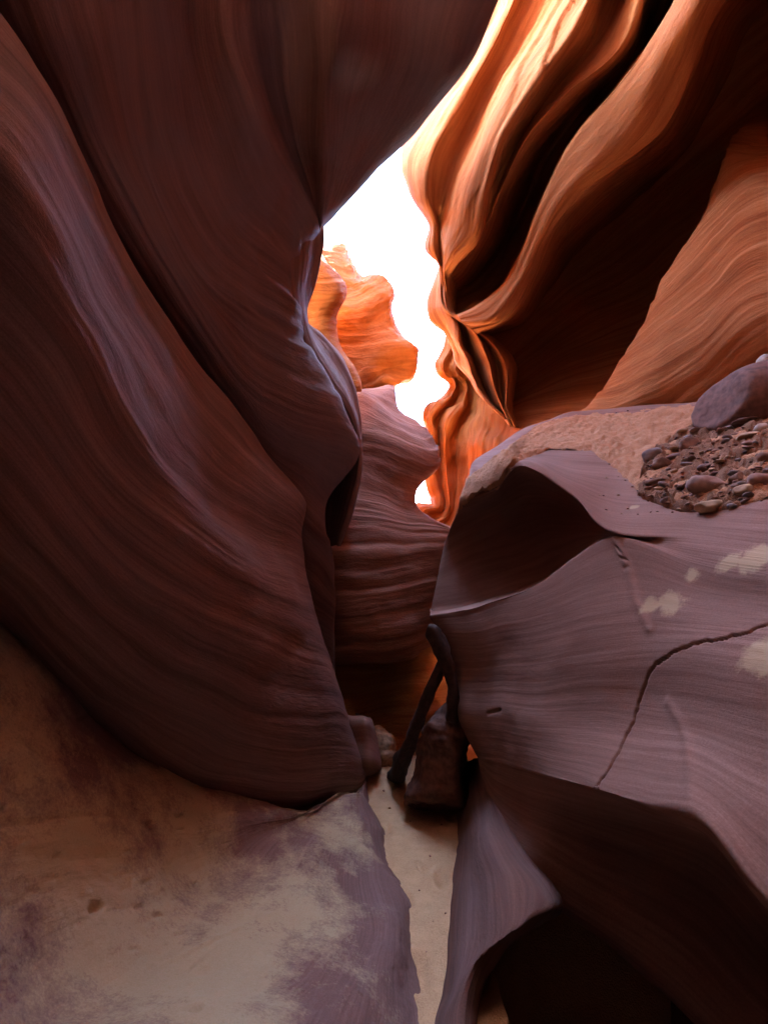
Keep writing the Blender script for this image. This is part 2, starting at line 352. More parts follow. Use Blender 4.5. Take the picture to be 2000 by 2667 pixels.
bank_wall = [
 [(955,2020,None),(963,2085,None),(991,2148,None),(1025,2254,None),(1077,2363,None),(1083,2483,None),(1115,2667,None),Wd(.2,.7,-.03),Wd(.2,-4,-.03)],
 [(945,2048,3.9),(948,2085,3.5),(972,2155,3.1),(995,2265,2.6),(1025,2380,2.12),(1020,2495,1.82),(1020,2675,1.52),Wd(.05,.7,.12),Wd(.05,-4,.12)],
 [(930,2062,3.7),(925,2082,3.35),(940,2170,2.9),(925,2290,2.4),(930,2420,1.93),(890,2550,1.58),(830,2690,1.3),Wd(-.2,.7,.25),Wd(-.2,-4,.25)],
 [(905,2064,3.5),(870,2090,3.25),(830,2180,2.75),(760,2300,2.15),(700,2420,1.78),(600,2550,1.43),(450,2700,1.13),Wd(-.55,.6,.45),Wd(-.55,-4,.4)],
 [(890,2066,3.4),(820,2110,3.05),(690,2180,2.58),(560,2280,2.1),(420,2400,1.65),(230,2550,1.28),(0,2720,1.0),Wd(-.9,.5,.7),Wd(-.9,-4,.6)],
 [(880,2068,3.35),(800,2116,2.97),(650,2140,2.55),(460,2160,2.12),(280,2160,1.77),(40,2130,1.42),(-300,2100,1.12),Wd(-1.3,.2,1.0),Wd(-1.2,-4,.8)],
 [(874,2068,3.4),(805,2112,3.0),(673,2098,2.72),(460,2020,2.4),(276,1921,2.15),(57,1702,1.82),(-300,1450,1.55),Wd(-1.65,-.1,1.35),Wd(-1.6,-4,1.1)],
 [(868,2070,4.2),(800,2105,3.8),(660,2080,3.4),(440,1995,3.0),(250,1890,2.7),(20,1670,2.4),(-320,1420,2.1),Wd(-2.2,-.3,1.5),Wd(-2.2,-4,1.3)],
]
tmp = surf('draft', bank_wall)
pocks = []
for px, py, w, dd in ((481,2113,.016,.03),(397,2141,.02,.03),(481,2150,.01,.015),(245,2372,.03,.05),(411,2382,.016,.02),(360,2366,.015,.02),(149,2233,.018,.025),(42,2028,.014,.022),
                      (99,2024,.014,.02),(212,1868,.016,.02),(503,2651,.02,.03),(8,2110,.02,.03),(180,2026,.012,.015),(330,2222,.01,.012),(560,2300,.01,.012),(610,2420,.012,.014),(130,2290,.018,.02),(450,2240,.008,.01),(70,2440,.012,.015),(350,2470,.012,.012),(520,2280,.010,.012),(600,2190,.008,.010),(160,2110,.012,.014),(60,2190,.012,.016),(90,2320,.014,.016),(250,2240,.010,.012),(380,2300,.012,.014),(470,2420,.012,.012)):
    q0 = hit(tmp, px - 9, py + 2); q1 = hit(tmp, px + 9, py - 3)
    if q0 is not None and q1 is not None: pocks.append(([q0[0], q1[0]], w * .5, dd * .55))
a = [hit(tmp, px, py) for px, py in ((0,2150),(120,2140),(250,2128),(330,2122))]
if all(q is not None for q in a): pocks.append(([q[0] for q in a], .008, .008))
a = [hit(tmp, px, py) for px, py in ((400,2500),(520,2455),(640,2400),(720,2360))]
if all(q is not None for q in a): pocks.append(([q[0] for q in a], .012, -.006))
o = loft('sandstone_bank', bank_wall, M_bank, None, 560, 460, strata=.005, sfreq=9, lump=.03, grain=.004, seed=21, carve=pocks)
tag(o, 'low dusty sandstone bank with tan silt patches at lower left', 'rock bank')

# ------------------------------------------------------------------ middle distance
def rows_w(rows, dz, dpx): return [r + [(r[-1][0] + dpx, r[-1][1], r[-1][2] + dz)] for r in rows]
face = [
 [(600,1740,6.2),(850,1735,5.9),(920,1732,5.6),(1000,1730,5.6),(1060,1725,5.6),(1100,1715,5.8),(1180,1700,6.2)],
 [(600,1730,5.6),(850,1726,5.2),(920,1724,5.0),(1000,1720,5.0),(1060,1714,5.0),(1100,1704,5.2),(1180,1690,5.8)],
 [(600,1710,5.4),(850,1706,5.0),(920,1704,4.85),(1000,1700,4.83),(1060,1690,4.85),(1110,1680,5.1),(1180,1660,5.7)],
 [(600,1620,5.4),(850,1610,4.95),(920,1600,4.8),(1000,1590,4.76),(1060,1580,4.85),(1130,1570,5.1),(1230,1560,5.8)],
 [(600,1500,5.5),(850,1490,5.0),(920,1485,4.85),(1000,1480,4.82),(1060,1470,4.9),(1140,1460,5.1),(1240,1450,5.8)],
 [(600,1400,5.6),(850,1390,5.15),(920,1390,5.0),(1000,1390,4.95),(1060,1395,5.0),(1150,1400,5.15),(1230,1410,5.8)],
 [(600,1330,5.7),(850,1310,5.3),(920,1315,5.2),(1000,1330,5.1),(1060,1350,5.15),(1120,1357,5.2),(1172,1378,5.35)],
 [(600,1290,5.8),(850,1270,5.45),(920,1275,5.35),(990,1290,5.25),(1040,1315,5.25),(1075,1328,5.3),(1086,1320,5.5)],
 [(600,1240,5.9),(850,1220,5.55),(920,1225,5.45),(980,1240,5.35),(1030,1262,5.3),(1065,1278,5.4),(1081,1282,5.6)],
 [(600,1190,6),(850,1170,5.65),(920,1175,5.55),(980,1190,5.4),(1040,1215,5.3),(1080,1236,5.35),(1100,1247,5.5)],
 [(600,1150,6),(850,1130,5.75),(920,1130,5.6),(990,1150,5.4),(1060,1180,5.3),(1110,1208,5.35),(1137,1212,5.5)],
 [(600,1110,6.1),(860,1090,5.8),(920,1085,5.7),(990,1110,5.5),(1060,1145,5.4),(1115,1172,5.45),(1138,1182,5.6)],
 [(600,1070,6.2),(870,1060,5.95),(930,1050,5.85),(985,1075,5.65),(1040,1110,5.6),(1095,1138,5.7),(1120,1143,5.8)],
 [(600,1040,6.3),(880,1030,6.1),(940,1024,6.0),(980,1038,5.9),(1020,1072,5.9),(1065,1096,6.0),(1092,1107,6.1)],
 [(600,1030,6.4),(890,1026,6.3),(940,1024,6.2),(975,1026,6.2),(1003,1034,6.2),(1020,1040,6.3),(1035,1058,6.4)],
 [(600,1024,6.8),(890,1020,6.7),(940,1018,6.7),(975,1014,6.7),(1000,1010,6.7),(1012,1008,6.7),(1026,1012,6.8)],
 [(600,1024,8),(890,1020,8),(940,1018,8),(975,1014,8),(1000,1010,8),(1010,1008,8),(1020,1010,8)],
]
faceb = [r + [(r[-1][0] - 25, r[-1][1] + 2, r[-1][2] + .9), (r[-1][0] - 200, r[-1][1] + 5, r[-1][2] + 1.6)] for r in face]
prof = thing('profile_wall', 'banded mauve wall shaped like a face in profile at the end of the slot', 'rock wall', tuple(at((1000, 1700, 5.3))))
loft('banded_face', faceb, M_band, prof, 170, 260, strata=.014, sfreq=11, lump=.03, seed=31, terr=(4, .04))
foot = [
 [(600,2060,None),(860,2030,None),(920,2010,None),(990,1985,None),(1060,1975,None),(1110,1990,None),(1200,2000,None)],
 [(600,1960,5.2),(860,1950,5.2),(920,1940,5.25),(990,1920,5.3),(1062,1910,5.2),(1110,1910,5.4),(1200,1900,5.9)],
 [(600,1850,5.2),(860,1850,5.25),(920,1840,5.35),(990,1830,5.4),(1064,1820,5.2),(1110,1820,5.4),(1200,1800,5.9)],
 [(600,1770,5.3),(860,1770,5.4),(920,1765,5.5),(990,1760,5.5),(1066,1750,5.2),(1110,1740,5.35),(1200,1720,5.9)],
 [(600,1700,5.6),(860,1700,5.6),(920,1700,5.6),(990,1695,5.6),(1080,1690,5.15),(1120,1640,5.2),(1200,1640,5.9)],
 [(600,1600,5.9),(860,1600,5.9),(920,1600,5.9),(990,1600,5.9),(1100,1590,5.5),(1130,1560,5.5),(1200,1540,6.0)],
]
loft('recessed_foot', foot, M_red, prof, 120, 90, strata=.012, sfreq=9, lump=.02, seed=36)

spire = [
 [(700,600,9.6),(790,625,9.4),(838,631,9.3),(855,634,9.3),(875,635,9.3),(893,637,9.4)],
 [(700,660,9.1),(800,668,8.9),(850,668,8.8),(880,668,8.8),(900,672,8.85),(910,677,9.0)],
 [(700,710,8.9),(800,712,8.7),(850,708,8.6),(890,708,8.55),(915,710,8.6),(930,709,8.8)],
 [(700,745,8.8),(800,742,8.6),(860,738,8.45),(905,735,8.4),(930,733,8.45),(946,724,8.7)],
 [(700,770,8.75),(800,765,8.5),(870,758,8.35),(930,745,8.3),(960,730,8.3),(976,718,8.5)],
 [(700,800,8.7),(800,795,8.4),(880,785,8.2),(940,770,8.15),(980,752,8.15),(1004,744,8.4)],
 [(700,825,8.7),(800,820,8.3),(880,812,8.1),(945,800,8.0),(990,785,8.05),(1017,772,8.3)],
 [(700,850,8.7),(800,845,8.3),(880,838,8.1),(950,825,8.0),(990,812,8.1),(1012,803,8.3)],
 [(700,875,8.7),(800,872,8.3),(880,868,8.15),(950,858,8.05),(1000,842,8.1),(1024,832,8.3)],
 [(700,900,8.7),(800,898,8.3),(890,896,8.15),(960,888,8.05),(1015,875,8.0),(1050,868,8.2)],
 [(700,920,8.7),(800,922,8.3),(890,922,8.1),(960,915,8.0),(1030,905,7.95),(1084,905,8.1)],
 [(700,945,8.7),(800,950,8.3),(890,952,8.1),(960,945,8.0),(1020,932,8.05),(1078,938,8.2)],
 [(700,970,8.7),(800,980,8.3),(890,984,8.0),(960,976,7.95),(1015,958,8.2),(1070,965,8.3)],
 [(700,990,8.7),(800,1005,8.4),(890,1025,8.0),(960,1010,8.0),(1005,990,8.0),(1058,990,8.2)],
 [(700,1020,8.8),(800,1030,8.6),(890,1050,8.2),(960,1035,8.2),(1005,1012,8.1),(1034,998,8.2)],
 [(700,1150,9.0),(800,1120,9),(890,1090,9),(960,1060,9.2),(1000,1030,9.3),(1020,1010,9.4)],
]
spireb = [r + [(r[-1][0] - 18, r[-1][1] + 1, r[-1][2] + 1.2), (r[-1][0] - 180, r[-1][1] + 2, r[-1][2] + 3)] for r in spire]
o = loft('sandstone_spire', spireb, M_far, None, 200, 260, strata=.022, sfreq=7, lump=.07, lfreq=1.4, grain=.006, seed=41, terr=(2.6, .06))
tag(o, 'glowing orange sandstone spire against the sky, left of the gap', 'rock spire')
pil = [
 [(700,620,7.0),(780,620,6.8),(815,630,6.7),(832,650,6.75),(840,668,6.9)],
 [(700,680,6.9),(780,690,6.6),(820,700,6.4),(850,704,6.45),(868,708,6.7)],
 [(700,730,6.8),(780,738,6.5),(825,740,6.3),(865,738,6.35),(888,740,6.6)],
 [(700,780,6.8),(780,785,6.5),(825,785,6.3),(868,778,6.35),(891,776,6.6)],
 [(700,830,6.8),(780,835,6.5),(825,832,6.35),(855,826,6.45),(873,826,6.7)],
 [(700,880,6.8),(780,885,6.5),(825,885,6.3),(855,880,6.4),(873,878,6.6)],
 [(700,930,6.8),(780,935,6.5),(830,935,6.3),(872,930,6.35),(896,928,6.6)],
 [(700,965,6.8),(780,970,6.5),(835,970,6.3),(890,963,6.3),(920,960,6.5)],
 [(700,1020,6.8),(780,1030,6.5),(840,1030,6.35),(900,1024,6.35),(935,1022,6.5)],
 [(700,1120,6.8),(780,1120,6.6),(840,1120,6.5),(900,1100,6.5),(930,1090,6.6)],
]
pilb = [r + [(r[-1][0] - 12, r[-1][1] + 1, r[-1][2] + .8), (r[-1][0] - 150, r[-1][1] + 2, r[-1][2] + 1.4)] for r in pil]
o = loft('sandstone_pillar', pilb, M_far, None, 90, 120, strata=.018, sfreq=9, lump=.04, seed=45)
tag(o, 'dark red pillar in shade between the grey fin and the orange spire', 'rock pillar')

# far right orange wall
fr = [
 [(1230,830,12.),(1200,880,12.),(1190,908,12),(1180,947,12),(1185,975,12),(1200,990,12),(1200,1005,12),(1190,1026,12),(1160,1057,12),(1140,1085,12),(1145,1120,12),(1150,1200,12),(1150,1260,12),(1160,1300,12),(1150,1322,12),(1120,1335,12),(1110,1420,12)],
 [(1180,835,9.8),(1163,880,9.7),(1157,908,9.6),(1137,947,9.5),(1141,971,9.5),(1163,985,9.6),(1171,1003,9.6),(1159,1026,9.5),(1116,1057,9.2),(1102,1085,9.1),(1108,1115,9.1),(1115,1180,9.2),(1115,1254,9.2),(1129,1297,9.2),(1124,1316,9.0),(1085,1318,8.9),(1080,1400,8.8)],
 [(1190,840,9.5),(1175,880,9.4),(1170,910,9.3),(1152,947,9.1),(1156,971,9.1),(1178,985,9.3),(1186,1003,9.3),(1174,1028,9.2),(1132,1062,8.8),(1118,1090,8.7),(1124,1125,8.7),(1128,1185,8.8),(1130,1254,8.8),(1145,1300,8.7),(1140,1322,8.5),(1105,1330,8.4),(1100,1400,8.3)],
 [(1200,845,9.6),(1190,885,9.5),(1184,915,9.5),(1168,950,9.3),(1172,974,9.3),(1192,990,9.5),(1200,1008,9.5),(1190,1035,9.5),(1152,1070,9.1),(1138,1100,9.0),(1143,1135,9.0),(1145,1190,9.1),(1150,1254,9.0),(1160,1304,8.9),(1155,1330,8.8),(1125,1345,8.6),(1115,1400,8.4)],
 [(1220,850,9.3),(1205,890,9.2),(1200,920,9.2),(1186,955,9.0),(1190,978,9.0),(1206,995,9.1),(1212,1012,9.1),(1205,1045,9.0),(1172,1085,8.6),(1160,1115,8.5),(1158,1150,8.5),(1160,1200,8.6),(1165,1254,8.5),(1172,1308,8.4),(1165,1340,8.3),(1140,1360,8.2),(1130,1405,8.1)],
 [(1240,860,9.6),(1225,900,9.5),(1220,930,9.5),(1208,965,9.3),(1212,988,9.3),(1222,1005,9.4),(1226,1022,9.4),(1222,1060,9.3),(1196,1105,9.0),(1188,1140,8.8),(1186,1175,8.8),(1186,1215,8.9),(1188,1260,8.7),(1186,1312,8.5),(1178,1345,8.4),(1155,1370,8.2),(1140,1410,8.1)],
 [(1270,880,9.2),(1255,920,9.1),(1250,950,9.1),(1240,985,8.9),(1242,1005,8.9),(1248,1022,8.9),(1252,1045,8.9),(1250,1080,8.7),(1232,1120,8.4),(1228,1155,8.2),(1225,1190,8.2),(1220,1230,8.3),(1218,1270,8.1),(1206,1318,8.0),(1195,1350,7.9),(1170,1378,7.8),(1150,1415,7.8)],
 [(1320,900,9),(1310,940,8.8),(1305,975,8.7),(1300,1010,8.6),(1300,1030,8.5),(1300,1050,8.4),(1300,1080,8.3),(1295,1115,8.2),(1280,1150,7.9),(1275,1180,7.8),(1268,1215,7.8),(1260,1250,7.8),(1250,1290,7.7),(1235,1330,7.6),(1215,1360,7.5),(1190,1385,7.5),(1170,1420,7.5)],
 [(1420,920,8.6),(1410,960,8.4),(1400,995,8.2),(1395,1030,8.1),(1390,1050,8.0),(1385,1070,7.9),(1380,1100,7.8),(1375,1135,7.7),(1365,1170,7.4),(1355,1200,7.3),(1345,1235,7.2),(1335,1270,7.2),(1320,1310,7.1),(1300,1350,7.1),(1280,1380,7.0),(1250,1405,7.0),(1230,1440,7.0)],
]
fr.append([(a + 120, b + 10, d - .2) for a, b, d in fr[-1]]); fr.append([(a + 160, b + 10, d - .4) for a, b, d in fr[-1]])
fr = [[(1190 + 7 * i, 120, r[0][2] + 3), (r[0][0] + 130 + 12 * i, 330, r[0][2] + 2.2), (r[0][0] + 90 + 12 * i, 560, r[0][2] + 1.2), (r[0][0] + 35, 740, r[0][2] + .4)] + r + [Wd(.9 + .35 * i, 9.0 - .35 * i, 0)] for i, r in enumerate(fr)]  # hidden upper stations, added to block sun from the spire
o = loft('canyon_wall', fr, M_far, None, 260, 260, strata=.03, sfreq=7, lump=.08, lfreq=1.4, seed=52, terr=(3, .12))
tag(o, 'distant bright orange swirled wall at the right of the sky gap', 'rock wall')

# ------------------------------------------------------------------ right side, high
right = thing('canyon_wall', 'tall right canyon wall with orange lobes and a long pale rib over a dark hollow', 'rock wall', (3, 4, 0))
hi = [
 [(1640,-420,8.8),(1560,-190,8.8),(1480,10,8.8),(1400,150,9),(1330,100,9.2),(1340,150,9.4),(1350,200,9.6),(1360,250,9.8),(1400,300,10)],  # opening rows: unseen crest raised to block the sun
 [(1400,-300,6.8),(1260,-150,7.2),(1150,20,7.4),(1110,130,7.8),(1120,190,8.6),(1165,260,9.2),(1175,300,9.6),(1200,380,9.8),(1225,460,9.8)],
 [(1330,-240,5.7),(1195,-40,6.0),(1120,140,6.2),(1088,270,6.6),(1115,330,7.4),(1165,460,8.2),(1175,530,8.3),(1205,600,8.5),(1230,680,8.6)],
 [(1330,-150,4.9),(1245,60,5.1),(1145,255,5.3),(1045,420,5.5),(1064,500,5.7),(1117,590,6.0),(1107,650,6.2),(1142,690,6.4),(1150,740,6.6)],
 [(1390,-150,4.5),(1310,60,4.7),(1215,235,4.85),(1120,410,5.05),(1110,505,5.3),(1130,585,5.75),(1130,650,6.0),(1147,698,6.25),(1155,745,6.5)],
 [(1470,-150,4.6),(1385,60,4.85),(1275,235,5.05),(1185,420,5.35),(1150,530,5.6),(1142,592,5.95),(1148,655,6.1),(1153,705,6.3),(1160,750,6.5)],
 [(1530,-150,4.2),(1430,70,4.4),(1330,210,4.6),(1245,390,4.85),(1205,510,5.1),(1185,600,5.4),(1165,660,5.7),(1156,708,6.1),(1162,755,6.4)],
 [(1590,-150,4.0),(1490,80,4.2),(1400,200,4.4),(1310,345,4.65),(1262,490,4.95),(1232,605,5.3),(1180,668,5.65),(1158,712,6.1),(1163,765,6.4)],
 [(1650,-150,4.4),(1545,100,4.7),(1440,240,5.0),(1345,380,5.3),(1280,510,5.6),(1240,620,6.0),(1190,690,6.3),(1162,725,6.5),(1165,775,6.7)],
 [(1700,-120,4.0),(1621,112,4.3),(1482,237,4.5),(1375,352,4.8),(1310,480,5.3),(1265,600,5.9),(1205,700,6.4),(1165,740,6.6),(1166,785,6.8)],
 [(1740,-100,5.0),(1655,130,5.4),(1535,265,5.9),(1425,400,6.5),(1365,530,7.3),(1300,660,7.5),(1230,740,7.5),(1175,770,7.2),(1170,800,7.1)],
 [(1785,-100,4.5),(1710,80,4.9),(1605,215,5.3),(1475,380,5.9),(1408,510,6.6),(1348,660,6.8),(1298,750,6.8),(1220,802,6.7),(1185,818,6.8)],
 [(1805,-100,3.5),(1741,36,3.8),(1639,181,4.15),(1494,362,4.6),(1422,500,4.9),(1362,651,5.3),(1312,748,5.6),(1240,806,5.8),(1195,826,6.0)],
 [(1880,-110,3.42),(1805,28,3.66),(1725,178,4.02),(1610,360,4.45),(1475,500,4.8),(1400,630,5.18),(1350,738,5.45),(1275,828,5.68),(1205,838,5.96)],
 [(1965,-120,3.55),(1868,18,3.78),(1808,169,4.1),(1735,332,4.45),(1524,494,4.92),(1434,605,5.28),(1386,717,5.55),(1330,810,5.75),(1235,860,5.97)],
 [(2010,-100,4.5),(1880,40,4.8),(1818,195,5.2),(1742,345,5.5),(1540,510,5.5),(1445,620,5.9),(1395,730,6.2),(1338,825,6.4),(1245,868,6.6)],
 [(2300,-100,7.5),(2060,60,8),(1960,250,8.4),(1860,400,8.8),(1660,560,9.4),(1540,660,9.8),(1460,760,10),(1390,840,10.2),(1270,885,10.4)],
]
def under(row, dx, dy, dz): return [(a + dx, b + dy, c_ + dz) for a, b, c_ in row]
hi.insert(10, under(hi[9], 12, 14, .28)); hi.insert(8, under(hi[7], 14, 16, .26)); hi.insert(5, under(hi[4], 16, 14, .16))
hb = [[Wd(3,-4,16),Wd(3,.6,16)],[Wd(2.2,-4,14),Wd(2.2,.6,14)],[Wd(1.75,-4,12),Wd(1.75,.6,12)],[Wd(1.4,-4,8.2),Wd(1.5,0,8.4)],[Wd(1.5,-4,7.6),Wd(1.6,0,7.8)],[Wd(1.6,-4,7.3),Wd(1.7,0,7.5)],[Wd(1.7,-4,7.0),Wd(1.8,0,7.2)],[Wd(1.8,-4,6.7),Wd(1.9,0,6.9)],  # tall unseen start of the list keeps direct sun out of the slot
      [Wd(2.0,-4,6.5),Wd(2.1,0,6.7)],[Wd(1.9,-4,6.3),Wd(2.0,0,6.5)],[Wd(2.3,-4,6.1),Wd(2.4,0,6.3)],[Wd(2.2,-4,5.9),Wd(2.3,0,6.0)],[Wd(1.9,-4,5.6),Wd(2.0,0,5.8)],[Wd(1.9,-4,5.2),Wd(2.0,0,5.4)],
      [Wd(2.0,-4,4.9),Wd(2.1,0,5.1)],[Wd(2.5,-4,4.8),Wd(2.6,0,5)],[Wd(3.6,-4,4.8),Wd(3.6,0,5)]]
hb.insert(10, hb[10]); hb.insert(8, hb[8]); hb.insert(5, hb[5])
hb = [[(a[0] + .015 * k, a[1], a[2], 0) for a in r] for k, r in enumerate(hb)]
loft('folded_lobes', ext(hi, hb), M_red, right, 380, 560, creases=(8, 11, 15, 17), strata=.009, sfreq=12, lump=.03, seed=61, terr=(4.2, .05))
cav = [
 [Wd(3.5,-4,6.5),Wd(4.2,0,6.8),(2300,-200,5.5),(2000,-50,6.0),(1800,150,6.6),(1600,350,7.4),(1400,560,8.0),(1250,760,8.5),(1200,850,9)],
 [Wd(3.6,-4,5.8),Wd(4.4,0,6.0),(2300,100,5.5),(2000,200,6.2),(1820,360,6.9),(1640,520,7.8),(1450,690,8.3),(1300,840,8.5),(1250,900,8.6)],
 [Wd(3.6,-4,4.8),Wd(4.4,0,5.0),(2300,400,5.3),(2000,450,6.2),(1840,560,7.0),(1680,690,7.8),(1500,800,8.1),(1340,920,8.2),(1290,960,8.2)],
 [Wd(3.4,-4,3.8),Wd(4.2,0,4.0),(2300,700,5.0),(2000,720,5.8),(1840,800,6.6),(1680,850,7.2),(1500,920,7.5),(1360,990,7.6),(1310,1010,7.7)],
 [Wd(3.2,-4,3.2),Wd(4.0,0,3.4),(2300,950,4.6),(2000,950,5.2),(1840,960,5.9),(1680,990,6.4),(1500,1010,6.7),(1380,1040,6.9),(1320,1060,7.2)],
 [Wd(2.5,-4,2.8),Wd(3.5,0,3.0),(2300,1150,4.0),(2000,1150,4.4),(1840,1150,4.8),(1680,1150,5.2),(1500,1150,5.6),(1390,1140,6.1),(1330,1140,6.6)],
 [Wd(2.5,-4,0),Wd(3.5,0,0),Wd(4.2,3.5,0),Wd(4,4.5,0),Wd(3.6,5,0),Wd(3.2,5.3,0),Wd(2.5,5.7,0),Wd(2.1,6,0),Wd(1.5,6.2,0)],
]
loft('hollow_back', cav, M_red, right, 150, 120, strata=.012, sfreq=6, lump=.06, lfreq=.9, seed=66)
tail = [
 [(1200,690,8.6),(1180,760,8.6),(1180,800,8.6),(1190,832,8.6),(1200,865,8.6),(1210,915,8.6),(1220,943,8.6),(1250,985,8.6),(1270,1022,8.6),(1320,1077,8.5)],
 [(1143,690,7.1),(1117,770,7.0),(1112,800,7.0),(1121,832,7.0),(1153,865,7.0),(1178,915,7.0),(1186,943,7.0),(1222,985,7.0),(1245,1022,6.9),(1300,1077,6.8)],
 [(1150,695,6.8),(1140,770,6.75),(1140,805,6.7),(1155,838,6.7),(1175,875,6.7),(1200,922,6.7),(1208,955,6.7),(1232,990,6.7),(1255,1022,6.6),(1308,1080,6.5)],
 [(1152,700,6.7),(1165,775,6.55),(1172,812,6.5),(1188,845,6.45),(1194,892,6.45),(1217,935,6.45),(1229,975,6.45),(1243,1005,6.45),(1268,1045,6.4),(1314,1088,6.4)],
 [(1153,715,7.0),(1178,795,7.0),(1192,830,7.0),(1203,858,7.0),(1214,900,7.0),(1240,945,7.0),(1252,985,7.0),(1266,1020,7.0),(1290,1060,6.9),(1324,1104,6.8)],
 [(1150,790,6.5),(1199,836,6.35),(1222,853,6.3),(1244,878,6.25),(1264,921,6.2),(1275,950,6.2),(1281,983,6.2),(1295,1030,6.2),(1307,1058,6.2),(1330,1110,6.2)],
 [(1155,795,6.7),(1208,842,6.5),(1235,860,6.5),(1262,888,6.5),(1280,925,6.5),(1292,952,6.5),(1297,985,6.5),(1306,1032,6.5),(1313,1060,6.4),(1334,1111,6.3)],
 [(1165,805,6.4),(1225,850,6.25),(1262,875,6.2),(1292,905,6.15),(1310,933,6.1),(1318,955,6.1),(1320,985,6.1),(1318,1035,6.1),(1318,1065,6.15),(1340,1112,6.2)],
 [(1185,812,6.6),(1253,862,6.4),(1290,893,6.35),(1319,925,6.3),(1330,948,6.3),(1333,967,6.3),(1329,1000,6.3),(1326,1040,6.3),(1326,1070,6.3),(1350,1114,6.3)],
 [(1200,820,10),(1275,868,10),(1315,903,10),(1340,933,10),(1350,955,10),(1350,975,10),(1350,1005,10),(1345,1045,10),(1350,1075,10),(1380,1117,10)],
]
tail = [[(r[0][0] + 14, 600, r[0][2] + .15), (r[0][0] + 6, 650, r[0][2] + .05)] + r for r in tail]
loft('tail_folds', tail, M_red, right, 150, 170, strata=.014, sfreq=16, lump=.02, seed=71)

slab = [
 [(1960,300,6.2),(1990,290,6.1),(2050,280,6.0),(2120,270,5.9),(2400,250,5.6)],
 [(1888,398,5.0),(1915,396,4.9),(1955,398,4.85),(2010,392,4.7),(2400,330,4.3)],
 [(1862,500,4.9),(1895,450,4.8),(1935,425,4.75),(2000,410,4.65),(2400,360,4.2)],
 [(1826,580,4.85),(1860,525,4.75),(1905,480,4.7),(1985,440,4.6),(2400,400,4.15)],
 [(1754,675,4.85),(1800,610,4.7),(1870,540,4.6),(1965,475,4.5),(2400,440,4.1)],
 [(1715,760,4.85),(1775,690,4.65),(1865,600,4.5),(1970,520,4.4),(2400,490,4.0)],
 [(1681,844,4.85),(1755,765,4.6),(1855,670,4.45),(1970,580,4.3),(2400,540,3.9)],
 [(1639,904,4.9),(1730,835,4.6),(1840,745,4.4),(1970,640,4.25),(2400,600,3.85)],
 [(1603,964,4.9),(1705,905,4.55),(1830,815,4.35),(1975,700,4.2),(2400,680,3.8)],
 [(1561,1019,4.95),(1665,985,4.55),(1810,900,4.3),(1980,760,4.15),(2400,760,3.75)],
 [(1512,1073,5.0),(1630,1055,4.6),(1800,975,4.3),(1990,820,4.1),(2400,840,3.7)],
 [(1490,1110,5.0),(1650,1105,4.65),(1830,1030,4.3),(2010,890,4.1),(2400,920,3.7)],
 [(1500,1160,5.0),(1690,1150,4.7),(1880,1080,4.35),(2050,980,4.1),(2400,1020,3.7)],
 [(1560,1230,5.0),(1760,1220,4.7),(1950,1180,4.4),(2100,1120,4.1),(2400,1150,3.7)],
]
slabb = [[(r[0][0] + 60, r[0][1], r[0][2] + 1.8), (r[0][0] + 14, r[0][1], r[0][2] + .4)] + r for r in slab]
o = loft('sandstone_slab', slabb, M_red, None, 170, 260, strata=.02, sfreq=6, lump=.03, seed=77, terr=(3.4, .05))
tag(o, 'sloping brown orange slab with curved grooves standing above the sandy ledge', 'rock slab')

